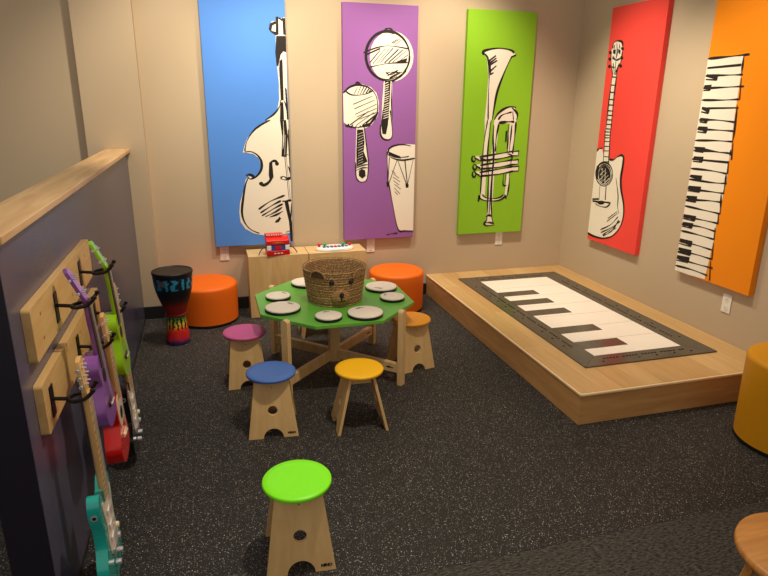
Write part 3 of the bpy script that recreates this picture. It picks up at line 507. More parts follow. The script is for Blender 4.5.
# ------------------------------------------------------------------ ottomans
def ottoman(label, x, y, r, h, mat, group=None):
    t = thing('ottoman', label, 'ottoman', (x, y, 0), 0, group)
    bm = bmesh.new()
    prof = [(r * 0.985, 0.022)] + [(r * (0.985 + 0.02 * i / 4), 0.03 + (h - 0.06) * i / 4) for i in range(5)]
    prof += [(r * 1.005 - 0.03 * (1 - math.cos(a * math.pi / 12)), h - 0.03 + 0.026 * math.sin(a * math.pi / 12)) for a in range(1, 7)]
    prof += [(r * 0.6, h), (r * 0.3, h + 0.002), (0.004, h + 0.0025)]
    lathe(bm, prof, 56)
    link('cushion_body', bm, mat, t, smooth=True, angle=50)
    bm = bmesh.new(); lathe(bm, [(r * 0.96, 0), (r * 0.99, 0.004), (r * 0.99, 0.0215)], 56); link('base_ring', bm, M['black'], t, smooth=True)
ottoman('round orange ottoman behind the djembe', -3.195, -0.2, 0.23, 0.31, M['ott_orange'], 'orange ottomans')
ottoman('round orange ottoman against the platform under the purple canvas', -1.70, -0.3, 0.222, 0.335, M['ott_orange'], 'orange ottomans')
ottoman('round mustard yellow ottoman at the platform corner', -0.388, -2.805, 0.247, 0.462, M['ott_yellow'])

# ------------------------------------------------------------------ djembe
t = thing('djembe', 'tall rainbow patterned djembe drum by the partition', 'drum', (-3.405, -0.63, 0)); t.scale = (1, 1, 1.02)
bm = bmesh.new(); lathe(bm, [(0.079, 0), (0.082, 0.012), (0.08, 0.03), (0.075, 0.08), (0.07, 0.13), (0.065, 0.175), (0.062, 0.1995)], 44); link('foot', bm, M['djembe_foot'], t, smooth=True)
bm = bmesh.new(); lathe(bm, [(0.062, 0.2), (0.072, 0.203), (0.073, 0.212), (0.066, 0.216), (0.074, 0.24), (0.088, 0.28), (0.103, 0.325), (0.117, 0.37), (0.125, 0.41), (0.129, 0.45), (0.131, 0.494)], 44)
bowl = link('bowl', bm, M['djembe_bowl'], t, smooth=True)
bm = bmesh.new(); lathe(bm, [(0.128, 0.4942), (0.1345, 0.496), (0.135, 0.51), (0.132, 0.514), (0.126, 0.515), (0.123, 0.511), (0.002, 0.51)], 44); link('drumhead', bm, M['black'], t, smooth=True)
bm = bmesh.new()
def bp(ang, z, rr=0.1305): return (rr * math.sin(ang), -rr * math.cos(ang), z)
flat(bm, [(-0.75 + 0.06 * i, 0.433) for i in range(8)] + [(-0.33 - 0.06 * i, 0.47) for i in range(8)], lambda a, b_: bp(a, b_, 0.1325))
link('brand_patch', bm, paint('patch_grey', (92, 96, 104), .5), bowl)

# ------------------------------------------------------------------ low cabinets
def cabinet(label, x):
    w, dp, h = 0.462, 0.25, 0.497
    t = thing('low_cabinet', label, 'cabinet', (x + 0.012, -0.275, 0), 0, 'low birch cabinets')
    bm = bmesh.new(); box(bm, 0, w, 0, dp, h - 0.018, h); link('top_panel', bm, M['birch_x'], t, bevel=0.0015)
    for xx in (0, w - 0.018):
        bm = bmesh.new(); box(bm, xx, xx + 0.018, 0.0185, dp, 0, h - 0.0184); link('side_panel', bm, M['birch_v'], t)
    bm = bmesh.new(); box(bm, 0.001, w - 0.001, 0, 0.018, 0.004, h - 0.0186); link('front_panel', bm, M['birch_v'], t, bevel=0.001)
    bm = bmesh.new(); box(bm, 0.0185, w - 0.0185, dp - 0.012, dp, 0, h - 0.0186); link('back_panel', bm, M['birch_v'], t)
cabinet('low birch cabinet carrying the red toy accordion', -2.886)
cabinet('low birch cabinet carrying the white toy piano', -2.42)

# toy accordion
t = thing('toy_accordion', 'red toy accordion on the left cabinet', 'toy', (-2.647, -0.225, 0.4975), 0.06); t.scale = (0.9, 0.9, 0.92)
bm = bmesh.new(); box(bm, -0.098, 0.098, -0.06, 0.05, 0, 0.04); lo = link('lower_case', bm, M['toy_red'], t, bevel=0.004)
bm = bmesh.new()
for i in (-1, 0, 1): box(bm, i * 0.028 - 0.009, i * 0.028 + 0.009, -0.0612, -0.0604, 0.014, 0.022)
link('white_print', bm, M['toy_white'], lo)
bm = bmesh.new(); box(bm, -0.092, 0.092, -0.056, 0.046, 0.0405, 0.09)
bl = link('bellows', bm, M['toy_blue'], t)
for s in (-1, 1):
    bm = bmesh.new(); box(bm, min(s * 0.06, s * 0.097), max(s * 0.06, s * 0.097), -0.0615, -0.0562, 0.045, 0.085); link('bellows_clip', bm, M['toy_white'], bl, bevel=0.002)
bm = bmesh.new(); box(bm, -0.026, 0.026, -0.059, -0.0562, 0.05, 0.08); link('bellows_badge', bm, M['toy_red'], bl)
bm = bmesh.new()
prism(bm, [(-0.06, 0.0905), (0.05, 0.0905), (0.05, 0.15), (0.0, 0.15), (-0.06, 0.125)], lambda a, b_: (-0.098, a, b_), lambda a, b_: (0.098, a, b_))
up = link('upper_case', bm, M['toy_red'], t, bevel=0.004)
bm = bmesh.new(); ribbon(bm, smooth_line([(-0.05 + 0.01 * k, 0.109 + 0.003 * (-1) ** k) for k in range(11)], 4), 0.009, lambda a, b_: (a, -0.0606, b_), 0, 9, 9, True); link('gold_print', bm, M['gold'], up)
bm = bmesh.new(); box(bm, -0.098, 0.05, -0.0, 0.05, 0.1505, 0.175); kb = link('keyboard', bm, M['toy_red'], t, bevel=0.004)
for i in range(7):
    bm = bmesh.new(); prism(bm, circle(-0.084 + i * 0.02, 0.164, 0.006, 10), lambda a, b_: (a, -0.0005, b_), lambda a, b_: (a, -0.006, b_)); link('button', bm, M['toy_white'], kb)
for s in (-1, 1):
    bm = bmesh.new(); tube(bm, [(s * 0.099, -0.02, 0.07), (s * 0.125, -0.025, 0.062), (s * 0.148, -0.03, 0.04), (s * 0.165, -0.035, 0.008)], 0.004); link('hand_strap', bm, M['fret_dark'], t)

# toy piano
t = thing('toy_keyboard', 'white oval toy piano with coloured keys on cabinet', 'toy', (-2.185, -0.18, 0.4975), 0.03)
bm = bmesh.new(); lathe(bm, [(0.15, 0), (0.155, 0.008), (0.15, 0.02), (0.14, 0.024), (0.003, 0.025)], 40, sx=1.0, sy=0.58); base = link('base', bm, M['toy_white'], t, smooth=True)
cols = ['toy_blue', 'toy_teal', 'toy_blue', 'toy_red', 'toy_teal', 'toy_blue', 'toy_teal']
for i, k in enumerate(cols):
    a = -0.09 + i * 0.03
    bm = bmesh.new(); box(bm, a - 0.011, a + 0.011, -0.045 + abs(a) * 0.15, -0.005, 0.0255, 0.034); link('key', bm, M[k], t, bevel=0.003)
for x, y, k, h in ((-0.125, 0.01, 'toy_red', 0.05), (0.125, 0.01, 'toy_red', 0.045), (-0.075, 0.03, 'toy_green', 0.045), (0.075, 0.03, 'toy_green', 0.045)):
    bm = bmesh.new(); cyl(bm, (x, y, 0.02), (x, y, h - 0.012), 0.008); lathe(bm, [(0.004, h - 0.0125), (0.017, h - 0.01), (0.018, h - 0.003), (0.01, h), (0.002, h + 0.0005)], 16, x, y); link('spinner', bm, M[k], t, smooth=True)

# ------------------------------------------------------------------ octagonal table
TX, TY, TH = -2.431, -1.335, 0.47
t = thing('octagonal_table', 'octagonal drum table with green top and wooden legs', 'table', (TX, TY, 0))
Rr = 0.463 / math.cos(math.pi / 8)
oct_ = [(Rr * math.cos(math.pi / 8 + i * math.pi / 4), Rr * math.sin(math.pi / 8 + i * math.pi / 4)) for i in range(8)]
bm = bmesh.new(); prism(bm, oct_, lambda a, b_: (a, b_, TH - 0.02), lambda a, b_: (a, b_, TH)); link('tabletop', bm, M['green_top'], t, bevel=0.003)
for i in range(4):
    a = math.pi / 4 + i * math.pi / 2; d = Vector((math.cos(a), math.sin(a), 0)); s = Vector((-d.y, d.x, 0))
    bm = bmesh.new()
    # post with a rounded head, standing just outside the top's edge
    prof = [(-0.0225, 0), (0.0225, 0)] + [(0.0225 * math.cos(k * math.pi / 8), TH - 0.012 + 0.02 * math.sin(k * math.pi / 8)) for k in range(9)]
    prism(bm, prof, lambda u, z: d * 0.4635 + s * u + Vector((0, 0, z)), lambda u, z: d * 0.495 + s * u + Vector((0, 0, z)))
    link('leg', bm, M['table_wood'], t, bevel=0.004)
    bm = bmesh.new(); obox(bm, d * 0.0325 + Vector((0, 0, 0.105)), d * 0.463 + Vector((0, 0, 0.105)), 0.03, 0.06, s); br = link('brace', bm, M['table_wood'], t, bevel=0.003)
    if i in (0, 3):
        bm = bmesh.new(); e = s * (-1 if i == 0 else -1)
        box0 = d * 0.41 + e * 0.0156
        ribbon(bm, smooth_line([(-0.024 + 0.006 * k, 0.002 * (-1) ** k) for k in range(9)], 4), 0.010, lambda u, v: box0 + d * u + Vector((0, 0, 0.105 + v)), 0, 9, 9, True); link('printed_mark', bm, M['black'], br)
bm = bmesh.new(); box(bm, -0.032, 0.032, -0.032, 0.032, 0.055, TH - 0.0205); link('post', bm, M['table_wood'], t, bevel=0.004)

# hand drums let into the table
def drum(label, x, y, r, ang, group):
    t = thing('hand_drum', label, 'drum', (x, y, TH + 0.0004), 0, group)
    bm = bmesh.new(); lathe(bm, [(r * 0.97, 0), (r, 0.004), (r, 0.014), (r * 0.985, 0.0165)], 48); link('rim', bm, M['black'], t, smooth=True)
    bm = bmesh.new(); lathe(bm, [(r * 0.98, 0.0168), (r * 0.965, 0.0225), (r * 0.9, 0.0245), (0.002, 0.025)], 48); hd = link('drumhead', bm, M['skin'], t, smooth=True)
    bm = bmesh.new(); c_, s_ = math.cos(ang), math.sin(ang)
    ribbon(bm, smooth_line([(r * (-0.24 + 0.06 * k), r * (0.62 + 0.03 * (-1) ** k)) for k in range(9)], 4), r * 0.085, lambda u, v: (u * c_ - v * s_, u * s_ + v * c_, 0.0256), 0, 9, 9, True); link('printed_mark', bm, M['black'], hd)
g1, g2 = 'large drums on the table', 'small drums on the table'
drum('large white hand drum beside the magenta stool', -2.761, -1.49, 0.103, -0.9, g1)
drum('small white hand drum at the tabletop\'s left edge', -2.762, -1.262, 0.077, -1.0, g2)
drum('small white hand drum on tabletop in front of bear basket', -2.531, -1.695, 0.077, 0.1, g2)
drum('large white hand drum on tabletop behind yellow stool', -2.318, -1.69, 0.103, 0.3, g1)
drum('small white hand drum at the tabletop\'s right edge', -2.085, -1.45, 0.077, 0.9, g2)
drum('large white hand drum by the right orange ottoman', -2.093, -1.225, 0.103, 2.6, g1)
drum('large white hand drum half hidden left of bear basket', -2.545, -1.01, 0.103, -2.8, g1)

# ------------------------------------------------------------------ bear basket
BX, BY, BZ = -2.426, -1.355, TH + 0.0006
t = thing('bear_basket', 'woven seagrass basket with bear face on the green tabletop', 'basket', (BX, BY, BZ))
bm = bmesh.new()
r0, r1, H = 0.163, 0.192, 0.207
n = 72; prof = []
rows = 13
for i in range(rows * 4 + 1):
    f = i / (rows * 4); rr = r0 + (r1 - r0) * f + 0.0028 * math.sin(f * rows * 2 * math.pi); prof.append((rr, f * H))
prof += [(r1 + 0.004, H + 0.004), (r1 - 0.002, H + 0.01), (r1 - 0.010, H + 0.006)]
for i in range(rows * 2 + 1):
    f = 1 - i / (rows * 2); prof.append((r0 + (r1 - r0) * f - 0.014 + 0.002 * math.sin(f * rows * 2 * math.pi), 0.012 + f * (H - 0.012)))
prof.append((0.002, 0.012))
lathe(bm, prof, n, cap0=True); link('woven_body', bm, M['seagrass'], t, smooth=True, angle=70)
def onb(a, z, off=0.0):
    r = r0 + (r1 - r0) * z / H + off
    return Vector((r * math.sin(a), -r * math.cos(a), z))
def patch(name, ca, cz, ra, rz, off0, off1, mat, smoothit=True, dome=True, parent=None, n=24, rings=5):
    bm = bmesh.new(); prev = None
    for k in range(rings + 1):
        q = 1 - k / rings; o_ = off0 + (off1 - off0) * (math.sqrt(max(0, 1 - q * q)) if dome else (1 if k else 0))
        if k == rings:
            v = bm.verts.new(onb(ca, cz, off1))
            for i in range(n): bm.faces.new((prev[i], prev[(i + 1) % n], v))
        else:
            ring = [bm.verts.new(onb(ca + ra * q * math.cos(2 * math.pi * i / n), cz + rz * q * math.sin(2 * math.pi * i / n), o_)) for i in range(n)]
            if prev:
                for i in range(n): bm.faces.new((prev[i], prev[(i + 1) % n], ring[(i + 1) % n], ring[i]))
            prev = ring
    return link(name, bm, mat, t if parent is None else parent, smooth=smoothit, angle=80)
mz = patch('muzzle', 0.0, 0.062, 0.34, 0.054, 0.0, 0.026, M['seagrass_light'])
patch('nose', 0.01, 0.082, 0.075, 0.021, 0.0225, 0.034, M['black'], parent=mz)
bm = bmesh.new()
mouth = [onb(0.005, 0.066, 0.029), onb(0.005, 0.048, 0.0285)]; tube(bm, mouth, 0.003, 6)
tube(bm, [onb(-0.11, 0.047, 0.0265), onb(-0.06, 0.040, 0.0285), onb(0.005, 0.048, 0.0285), onb(0.07, 0.042, 0.028), onb(0.11, 0.05, 0.026)], 0.003, 6)
link('mouth', bm, M['black'], mz)
for a in (-0.29, 0.34): patch('eye', a, 0.156, 0.085, 0.0165, 0.002, 0.016, M['black'])
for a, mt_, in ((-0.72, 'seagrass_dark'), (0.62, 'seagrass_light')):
    bm = bmesh.new(); nn = 16
    def ear(off):
        return [onb(a + 0.24 * math.cos(k * math.pi / nn), H - 0.024 + 0.046 * math.sin(k * math.pi / nn), off) for k in range(nn + 1)]
    A_ = [bm.verts.new(p) for p in ear(0.004)]; B_ = [bm.verts.new(p) for p in ear(0.016)]
    bm.faces.new(A_); bm.faces.new(B_)
    for k in range(nn): bm.faces.new((A_[k], A_[k + 1], B_[k + 1], B_[k]))
    bm.faces.new((A_[0], B_[0], B_[-1], A_[-1]))
    er = link('ear', bm, M[mt_], t, smooth=True)
    bm = bmesh.new(); tube(bm, [p for p in ear(0.012)], 0.006, 8); link('ear_trim', bm, M['seagrass_light'], er, smooth=True)

# ------------------------------------------------------------------ kids' stools
def stool(label, x, y, rot, seat, bw=0.25, tw=0.168, h=0.32, sp=0.236, logo=True):
    t = thing('childs_stool', label, 'stool', (x, y, 0), rot, 'children\'s stools')
    th = 0.015; hz = h - 0.019
    bm = bmesh.new()
    lathe(bm, [(0.117, hz + 0.0004), (0.124, hz + 0.003), (0.1262, hz + 0.009), (0.1255, hz + 0.0155), (0.123, hz + 0.0185), (0.1, hz + 0.019), (0.06, hz + 0.0172), (0.002, hz + 0.0165)], 56)
    link('seat', bm, M['seat_' + seat], t, smooth=True, angle=60)
    nk = bw * 0.2
    outer = [(-bw / 2, 0), (-nk, 0)] + [(-nk * math.cos(k * math.pi / 12), nk * 0.98 * math.sin(k * math.pi / 12)) for k in range(1, 12)] + [(nk, 0), (bw / 2, 0), (tw / 2, hz), (-tw / 2, hz)]
    hole = circle(0, 0.142, 0.024, 24)
    for sg in (-1, 1):
        yb, yt = sg * sp / 2, sg * 0.066
        fy = lambda z: yb + (yt - yb) * z / hz
        bm = bmesh.new()
        prism(bm, outer, lambda a, z: (a, fy(z), z), lambda a, z: (a, fy(z) - sg * th, z), [hole])
        pn = link('leg_panel', bm, M['birch_v'], t, bevel=0.0015)
        if sg < 0:
            bm = bmesh.new(); cyl(bm, (0, fy(0.262) - 0.0001, 0.262), (0, fy(0.262) - 0.0012, 0.262), 0.003, n=10); link('screw', bm, M['slot'], pn)
            if logo:
                bm = bmesh.new(); lx = bw / 2 - 0.034
                text_bm(bm, 'NINO', 0.0155, lambda u, v: (lx + u, fy(0.022 + v) - 0.0006, 0.022 + v), bold=0.0011); link('logo', bm, M['black'], pn)
    for xx in (-tw * 0.3, tw * 0.3):
        bm = bmesh.new(); box(bm, xx - 0.0075, xx + 0.0075, -0.0505, 0.0505, hz - 0.045, hz - 0.0003)
        link('apron', bm, M['birch_v'], t, bevel=0.001)
    return t
stool('low stool with bright lime green seat nearest the front', -2.892, -2.93, -0.08, 'lime')
stool('low stool with blue seat beside the table', -2.887, -1.975, -0.09, 'blue')
stool('low stool with yellow seat standing in front of the table', -2.443, -2.052, math.pi / 2 - 0.04, 'yellow', bw=0.23, sp=0.268, logo=False)
stool('low stool with magenta seat left of the table', -2.982, -1.375, 0.0, 'magenta', bw=0.23)
stool('low stool with orange seat at the table\'s right', -1.945, -1.405, 0.2, 'orange', bw=0.235, logo=False)
stool('low stool behind the table, only one foot panel visible', -2.435, -0.68, math.pi / 2, 'crimson', logo=False)

# natural wood stool at the right edge
t = thing('wooden_stool', 'natural wood round stool at the lower right corner', 'stool', (-1.555, -3.815, 0))
SH, SR = 0.42, 0.19
bm = bmesh.new(); lathe(bm, [(SR * 0.93, SH - 0.03), (SR * 0.985, SH - 0.026), (SR, SH - 0.016), (SR * 0.985, SH - 0.004), (SR * 0.95, SH), (0.002, SH)], 56); link('seat', bm, M['oak'], t, smooth=True, angle=60)
for k in range(4):
    a = math.radians(20) + k * math.pi / 2; d = Vector((math.cos(a), math.sin(a), 0))
    bm = bmesh.new(); obox(bm, d * 0.185, d * 0.115 + Vector((0, 0, SH - 0.0305)), 0.05, 0.025, (-d.y, d.x, 0)); link('leg', bm, M['oak'], t, bevel=0.004)
bm = bmesh.new()
for k in range(2):
    a = math.radians(20) + k * math.pi / 2; d = Vector((math.cos(a), math.sin(a), 0))
    obox(bm, -d * 0.112 + Vector((0, 0, SH - 0.055)), d * 0.112 + Vector((0, 0, SH - 0.055)), 0.022, 0.045, (-d.y, d.x, 0))
link('apron', bm, M['oak'], t)

# ------------------------------------------------------------------ instrument boards, hooks, guitars
PX = -3.6696
def board(label, z0, z1, y0, y1):
    t = thing('mounting_board', label, 'board', (PX, (y0 + y1) / 2, z0), 0, 'instrument mounting boards')
    hw = (y1 - y0) / 2; h = z1 - z0; r = 0.012
    loop = []
    for cx_, cz_, a0 in ((hw - r, r, -90), (hw - r, h - r, 0), (-hw + r, h - r, 90), (-hw + r, r, 180)):
        loop += [(cx_ + r * math.cos(math.radians(a0 + k * 18)), cz_ + r * math.sin(math.radians(a0 + k * 18))) for k in range(6)]
    bm = bmesh.new(); prism(bm, loop, lambda a, b_: (0, a, b_), lambda a, b_: (0.025, a, b_)); link('plank', bm, M['maple'], t, bevel=0.004)
    for yy in (-hw + 0.1, 0.06, hw - 0.12):
        for zz in (0.045, h - 0.045):
            bm = bmesh.new(); cyl(bm, (0.0251, yy, zz), (0.0258, yy, zz), 0.006, n=12); link('screw_plug', bm, M['ply_edge'], t)
board('upper maple mounting board on the dark partition', 0.885, 1.053, -2.985, -2.015)
board('lower maple mounting board on the dark partition', 0.647, 0.815, -2.99, -1.95)
FX = PX + 0.0252
def hook(label, y, z):
    t = thing('guitar_hanger', label, 'hanger', (FX, y, z), 0, 'guitar hangers on the boards')
    bm = bmesh.new(); box(bm, 0, 0.004, -0.019, 0.019, -0.058, 0.046); link('back_plate', bm, M['hook_black'], t, bevel=0.0015)
    bm = bmesh.new(); cyl(bm, (0.0042, 0, 0.0), (0.05, 0, -0.006), 0.0062); arm = link('arm', bm, M['hook_black'], t, smooth=True)
    for s in (-1, 1):
        bm = bmesh.new()
        tube(bm, [(0.047, s * 0.002, -0.006), (0.053, s * 0.018, -0.006), (0.068, s * 0.029, -0.005), (0.098, s * 0.031, 0.0), (0.112, s * 0.031, 0.010), (0.124, s * 0.031, 0.022)], 0.0062, 10)
        lathe(bm, [(0.003, 0.021), (0.008, 0.022), (0.008, 0.032), (0.003, 0.034)], 10, 0.1255, s * 0.031)
        link('prong', bm, M['hook_black'], t, smooth=True)
GX = -3.54   # neck plane of the hanging instruments

def loop_body(pts): return smooth_loop(pts, 5)
def neck_and_head(t, hl, hw, nl, w0, w1, head_mat, neck_mat, board_mat, pegs='both', strat=False, k=0.05):
    """neck from nut (z=0) down nl; head above nut"""
    bm = bmesh.new()
    if strat: hp = [(-0.021, 0.0), (-0.024, 0.02), (-0.03, 0.032), (-0.030, 0.09), (-0.024, 0.11), (0.0, 0.118), (0.024, 0.112), (0.028, 0.1), (0.02, 0.085), (0.024, 0.03), (0.021, 0.0)]
    else: hp = [(-w0 / 2, 0), (-hw / 2, 0.02), (-hw / 2 * 0.92, hl * 0.9), (-hw * 0.2, hl), (hw * 0.2, hl * 0.985), (hw / 2 * 0.92, hl * 0.9), (hw / 2, 0.02), (w0 / 2, 0)]
    # k: how far the head tips back towards the wall
    prism(bm, hp, lambda a, z: (-0.004 - k * z, a, z + 0.0005), lambda a, z: (0.010 - k * z, a, z + 0.0005)); hd = link('headstock', bm, head_mat, t, bevel=0.002)
    hh = 0.115 if strat else hl
    sides = (-1, 1)
    for i in range(3 if strat else 2):
        for s in sides:
            z = hh * (0.28 + (0.24 if strat else 0.42) * i)
            xx = -k * z + 0.003
            bm = bmesh.new(); ww = 0.03 if strat else hw / 2
            cyl(bm, (xx, s * (ww - 0.004), z), (xx, s * (ww + 0.012), z), 0.0022, n=8)
            prism(bm, [(a, b_ * 0.8) for a, b_ in circle(0, 0, 0.0065, 10)], lambda a, b_: (xx + a, s * (ww + 0.012), z + b_), lambda a, b_: (xx + a, s * (ww + 0.018), z + b_))
            cyl(bm, (xx + 0.008, s * ww * 0.5, z), (xx + 0.018, s * ww * 0.5, z), 0.003, n=8)
            link('tuning_peg', bm, M['chrome'], hd)
    bm = bmesh.new(); nn = 8; rings = []
    for z, w in ((0.0, w0), (-nl, w1)):
        rings.append([bm.verts.new((0.008 - 0.018 * math.sin(k_ * math.pi / nn), -w / 2 * math.cos(k_ * math.pi / nn), z)) for k_ in range(nn + 1)])
    for k_ in range(nn): bm.faces.new((rings[0][k_], rings[0][k_ + 1], rings[1][k_ + 1], rings[1][k_]))
    bm.faces.new(rings[0]); bm.faces.new(rings[1]); bm.faces.new((rings[0][0], rings[1][0], rings[1][-1], rings[0][-1]))
    nk = link('neck', bm, neck_mat, t, smooth=True)
    bm = bmesh.new(); L_ = nl + 0.04
    prism(bm, [(-w0 / 2, 0), (w0 / 2, 0), (w1 / 2, -L_), (-w1 / 2, -L_)], lambda a, z: (0.0083, a, z), lambda a, z: (0.0125, a, z)); z = 0.0; sc_ = L_ * 1.75
    for i in range(1, 15):
        zf = -(sc_ - sc_ / 2 ** (i / 12))
        if zf < -L_: break
        w = w0 + (w1 - w0) * (-zf / L_); box(bm, 0.0126, 0.0137, -w / 2, w / 2, zf - 0.001, zf + 0.001, 1)
    link('fingerboard', bm, [board_mat, M['slot']], t)
    return sc_

def strings(t, z0, z1, w, n=4, x0=0.0165, x1=0.03):
    for i in range(n):
        y = (i / (n - 1) - 0.5)
        bm = bmesh.new(); cyl(bm, (x0, y * w * 0.75, z0), (x1, y * w, z1), 0.0007, n=5); link('string', bm, M['chrome'], t)

def ukulele(label, y, z, body, neck, fboard, head, gx, plate=False):
    t = thing('ukulele', label, 'ukulele', (GX + gx, y, z + 0.012)); t.rotation_euler = (0, -0.03 if plate else -0.07, 0)
    neck_and_head(t, 0.115, 0.046, 0.205, 0.036, 0.044, head, neck, fboard, k=0.03 if plate else 0.36)
    half = [(0.0, -0.196), (0.03, -0.198), (0.056, -0.212), (0.064, -0.24), (0.058, -0.275), (0.054, -0.3), (0.064, -0.335), (0.08, -0.375), (0.082, -0.41), (0.068, -0.444), (0.035, -0.462), (0.0, -0.465)]
    if plate: half = [(a * 1.22, b_ * 1.06 - 0.012) for a, b_ in half]
    pts = half + [(-a, b_) for a, b_ in reversed(half[1:-1])]
    loop = loop_body(pts)
    bm = bmesh.new(); prism(bm, loop, lambda a, b_: (-0.052 if plate else -0.04, a * (1 if plate else 1.1), b_), lambda a, b_: (0.0085, a * (1 if plate else 1.1), b_)); bd = link('body', bm, body, t, bevel=0.003)
    zh = -0.28
    bm = bmesh.new(); prism(bm, circle(0, zh, 0.026, 24), lambda a, b_: (0.0088, a, b_), lambda a, b_: (0.0096, a, b_)); 
    if plate:
        bm.free(); bm = bmesh.new()
        prism(bm, loop_body([(-0.05, -0.225), (0.0, -0.215), (0.05, -0.225), (0.062, -0.255), (0.055, -0.3), (0.062, -0.335), (0.02, -0.345), (-0.03, -0.36), (-0.055, -0.31), (-0.062, -0.25)]), lambda a, b_: (0.0088, a, b_), lambda a, b_: (0.0102, a, b_)); link('pickguard', bm, M['pickguard'], t)
        bm = bmesh.new(); prism(bm, circle(0, -0.305, 0.026, 24), lambda a, b_: (0.0104, a, b_), lambda a, b_: (0.0108, a, b_))
    link('sound_hole', bm, M['black'], bd)
    zb = -0.385 if not plate else -0.395
    bm = bmesh.new(); box(bm, 0.0089, 0.016, -0.034, 0.034, zb - 0.009, zb + 0.009); bd_ = link('bridge', bm, M['fret_dark'] if not plate else M['cream'], t, bevel=0.002)
    bm = bmesh.new(); box(bm, 0.0162, 0.02, -0.026, 0.026, zb - 0.002, zb + 0.002); link('saddle', bm, M['cream'], bd_)
    strings(t, 0.0, zb, 0.03, 4, 0.0155, 0.0195)
    return t

def electric(label, y, z, body, gx):
    t = thing('electric_guitar', label, 'guitar', (GX + gx, y, z + 0.014)); t.rotation_euler = (0, -0.022, 0)
    neck_and_head(t, 0.135, 0.05, 0.35, 0.04, 0.05, M['maple_neck'], M['maple_neck'], M['maple_neck'], strat=True)
    right = [(0.026, -0.385), (0.05, -0.362), (0.075, -0.35), (0.092, -0.36), (0.094, -0.39), (0.096, -0.43), (0.082, -0.485), (0.09, -0.54), (0.122, -0.6), (0.126, -0.65), (0.1, -0.69), (0.05, -0.71), (0.0, -0.713)]
    left = [(-0.05, -0.71), (-0.1, -0.69), (-0.128, -0.645), (-0.124, -0.59), (-0.095, -0.53), (-0.09, -0.47), (-0.108, -0.41), (-0.11, -0.365), (-0.096, -0.335), (-0.07, -0.335), (-0.05, -0.362), (-0.026, -0.395)]
    loop = loop_body(right + left)
    bm = bmesh.new(); prism(bm, loop, lambda a, b_: (-0.03, a, b_), lambda a, b_: (0.0065, a, b_)); bd = link('body', bm, body, t, bevel=0.005, segs=3)
    bm = bmesh.new(); pg = loop_body([(0.024, -0.40), (0.06, -0.38), (0.078, -0.4), (0.07, -0.47), (0.074, -0.53), (0.09, -0.6), (0.06, -0.615), (0.02, -0.6), (-0.03, -0.605), (-0.06, -0.55), (-0.05, -0.48), (-0.07, -0.4), (-0.06, -0.375), (-0.024, -0.405)])
    prism(bm, pg, lambda a, b_: (0.0068, a, b_), lambda a, b_: (0.0088, a, b_)); link('pickguard', bm, M['pickguard'], t, bevel=0.0006)
    for zz in (-0.435, -0.49, -0.54):
        bm = bmesh.new(); box(bm, 0.009, 0.0155, -0.032, 0.032, zz - 0.008, zz + 0.008); link('pickup', bm, M['toy_white'], t, bevel=0.003)
    bm = bmesh.new(); box(bm, 0.009, 0.017, -0.036, 0.036, -0.612, -0.58); bd_ = link('bridge', bm, M['chrome'], t, bevel=0.002)
    for a, b_, m_ in ((0.03, -0.53, 'cream'), (0.03, -0.572, 'chrome'), (0.03, -0.635, 'chrome'), (-0.02, -0.645, 'chrome')):
        bm = bmesh.new(); cyl(bm, (0.009, a, b_), (0.027, a, b_), 0.011, 0.009, 16); link('knob', bm, M[m_], t)
    bm = bmesh.new(); cyl(bm, (-0.012, -0.107, -0.395), (-0.012, -0.1125, -0.395), 0.011, n=16); jk = link('jack_plate', bm, M['chrome'], t)
    bm = bmesh.new(); cyl(bm, (-0.012, -0.1126, -0.395), (-0.012, -0.1135, -0.395), 0.006, n=12); link('jack_hole', bm, M['black'], jk)
    strings(t, 0.0, -0.585, 0.045, 6, 0.0155, 0.0195)
    return t
HZ1, HZ2 = 0.972, 0.735
for y, z, nm in ((-2.268, HZ1, 'black hanger holding the green ukulele'), (-2.698, HZ1, 'black hanger holding the purple ukulele'), (-2.085, HZ2, 'black hanger holding the black electric guitar'), (-2.478, HZ2, 'black hanger holding the red ukulele'), (-2.915, HZ2, 'black hanger holding the teal electric guitar')):
    hook(nm, y, z)
ukulele('lime green ukulele hanging on the upper board', -2.268, HZ1, M['uke_green'], M['uke_green'], M['fret_dark'], M['uke_green'], -0.008)
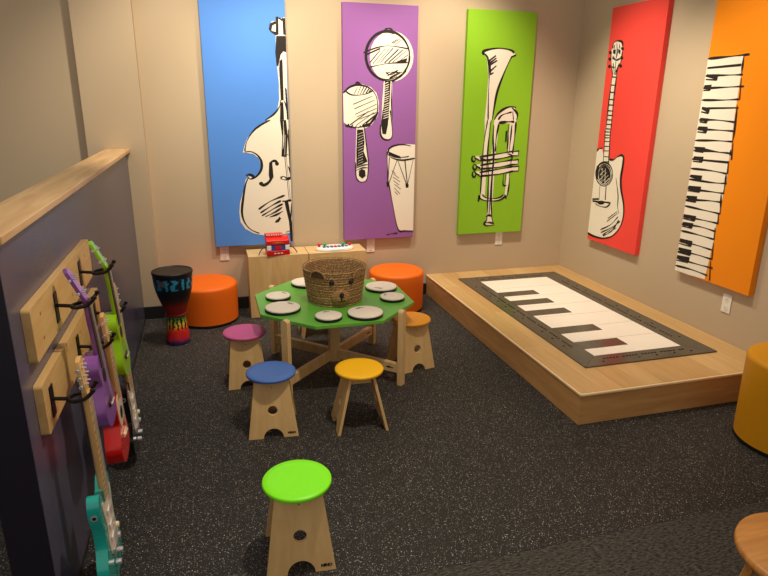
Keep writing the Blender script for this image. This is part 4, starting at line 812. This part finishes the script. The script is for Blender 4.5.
ukulele('purple ukulele hanging on the upper board', -2.698, HZ1, M['uke_purple'], M['uke_purple'], M['fret_dark'], M['uke_purple'], -0.014)
ukulele('red ukulele with white pickguard hanging below the purple one', -2.478, HZ2, M['uke_red'], M['maple_neck'], M['maple_neck'], M['maple_neck'], -0.003, plate=True)
electric('black electric guitar hanging behind the green ukulele', -2.085, HZ2, M['g_black'], -0.014)
electric('teal electric guitar hanging nearest on the lower board', -2.915, HZ2, M['g_teal'], -0.008)

# ------------------------------------------------------------------ lights
def spot(loc, target, power, angle=70, blend=0.8, size=0.06, col=(1.0, 0.875, 0.69)):
    li = bpy.data.lights.new('ceiling_spot', 'SPOT'); li.energy = power; li.spot_size = math.radians(angle); li.spot_blend = blend; li.shadow_soft_size = size; li.color = col
    o = bpy.data.objects.new('ceiling_spot', li); C.objects.link(o); o.location = loc
    o.rotation_euler = (Vector(target) - Vector(loc)).to_track_quat('-Z', 'Y').to_euler()
for loc, tg, pw, an in LIGHTS: spot(loc, tg, pw, an)

w = bpy.data.worlds.new('World'); sc.world = w; w.use_nodes = True
bg = w.node_tree.nodes['Background']; bg.inputs['Color'].default_value = (1.0, 0.90, 0.80, 1); bg.inputs['Strength'].default_value = WORLD

# ------------------------------------------------------------------ camera
cam = bpy.data.cameras.new('camera'); co = bpy.data.objects.new('camera', cam); C.objects.link(co)
yaw, pitch, roll = 0.2832, 0.2987, 0.0108
fwd = Vector((math.sin(yaw) * math.cos(pitch), math.cos(yaw) * math.cos(pitch), -math.sin(pitch)))
right = Vector((math.cos(yaw), -math.sin(yaw), 0)); up_ = right.cross(fwd)
r2 = right * math.cos(roll) + up_ * math.sin(roll); u2 = -right * math.sin(roll) + up_ * math.cos(roll)
mw = Matrix((r2, u2, -fwd)).transposed().to_4x4(); mw.translation = (-3.1254, -4.8403, 1.6343)
co.matrix_world = mw
cam.sensor_fit = 'HORIZONTAL'; cam.sensor_width = 36; cam.lens = 604.641 / 768 * 36
cam.clip_start = 0.05
sc.camera = co
sc.view_settings.view_transform = 'Standard'
sc.view_settings.look = 'None'
sc.view_settings.exposure = 0.0
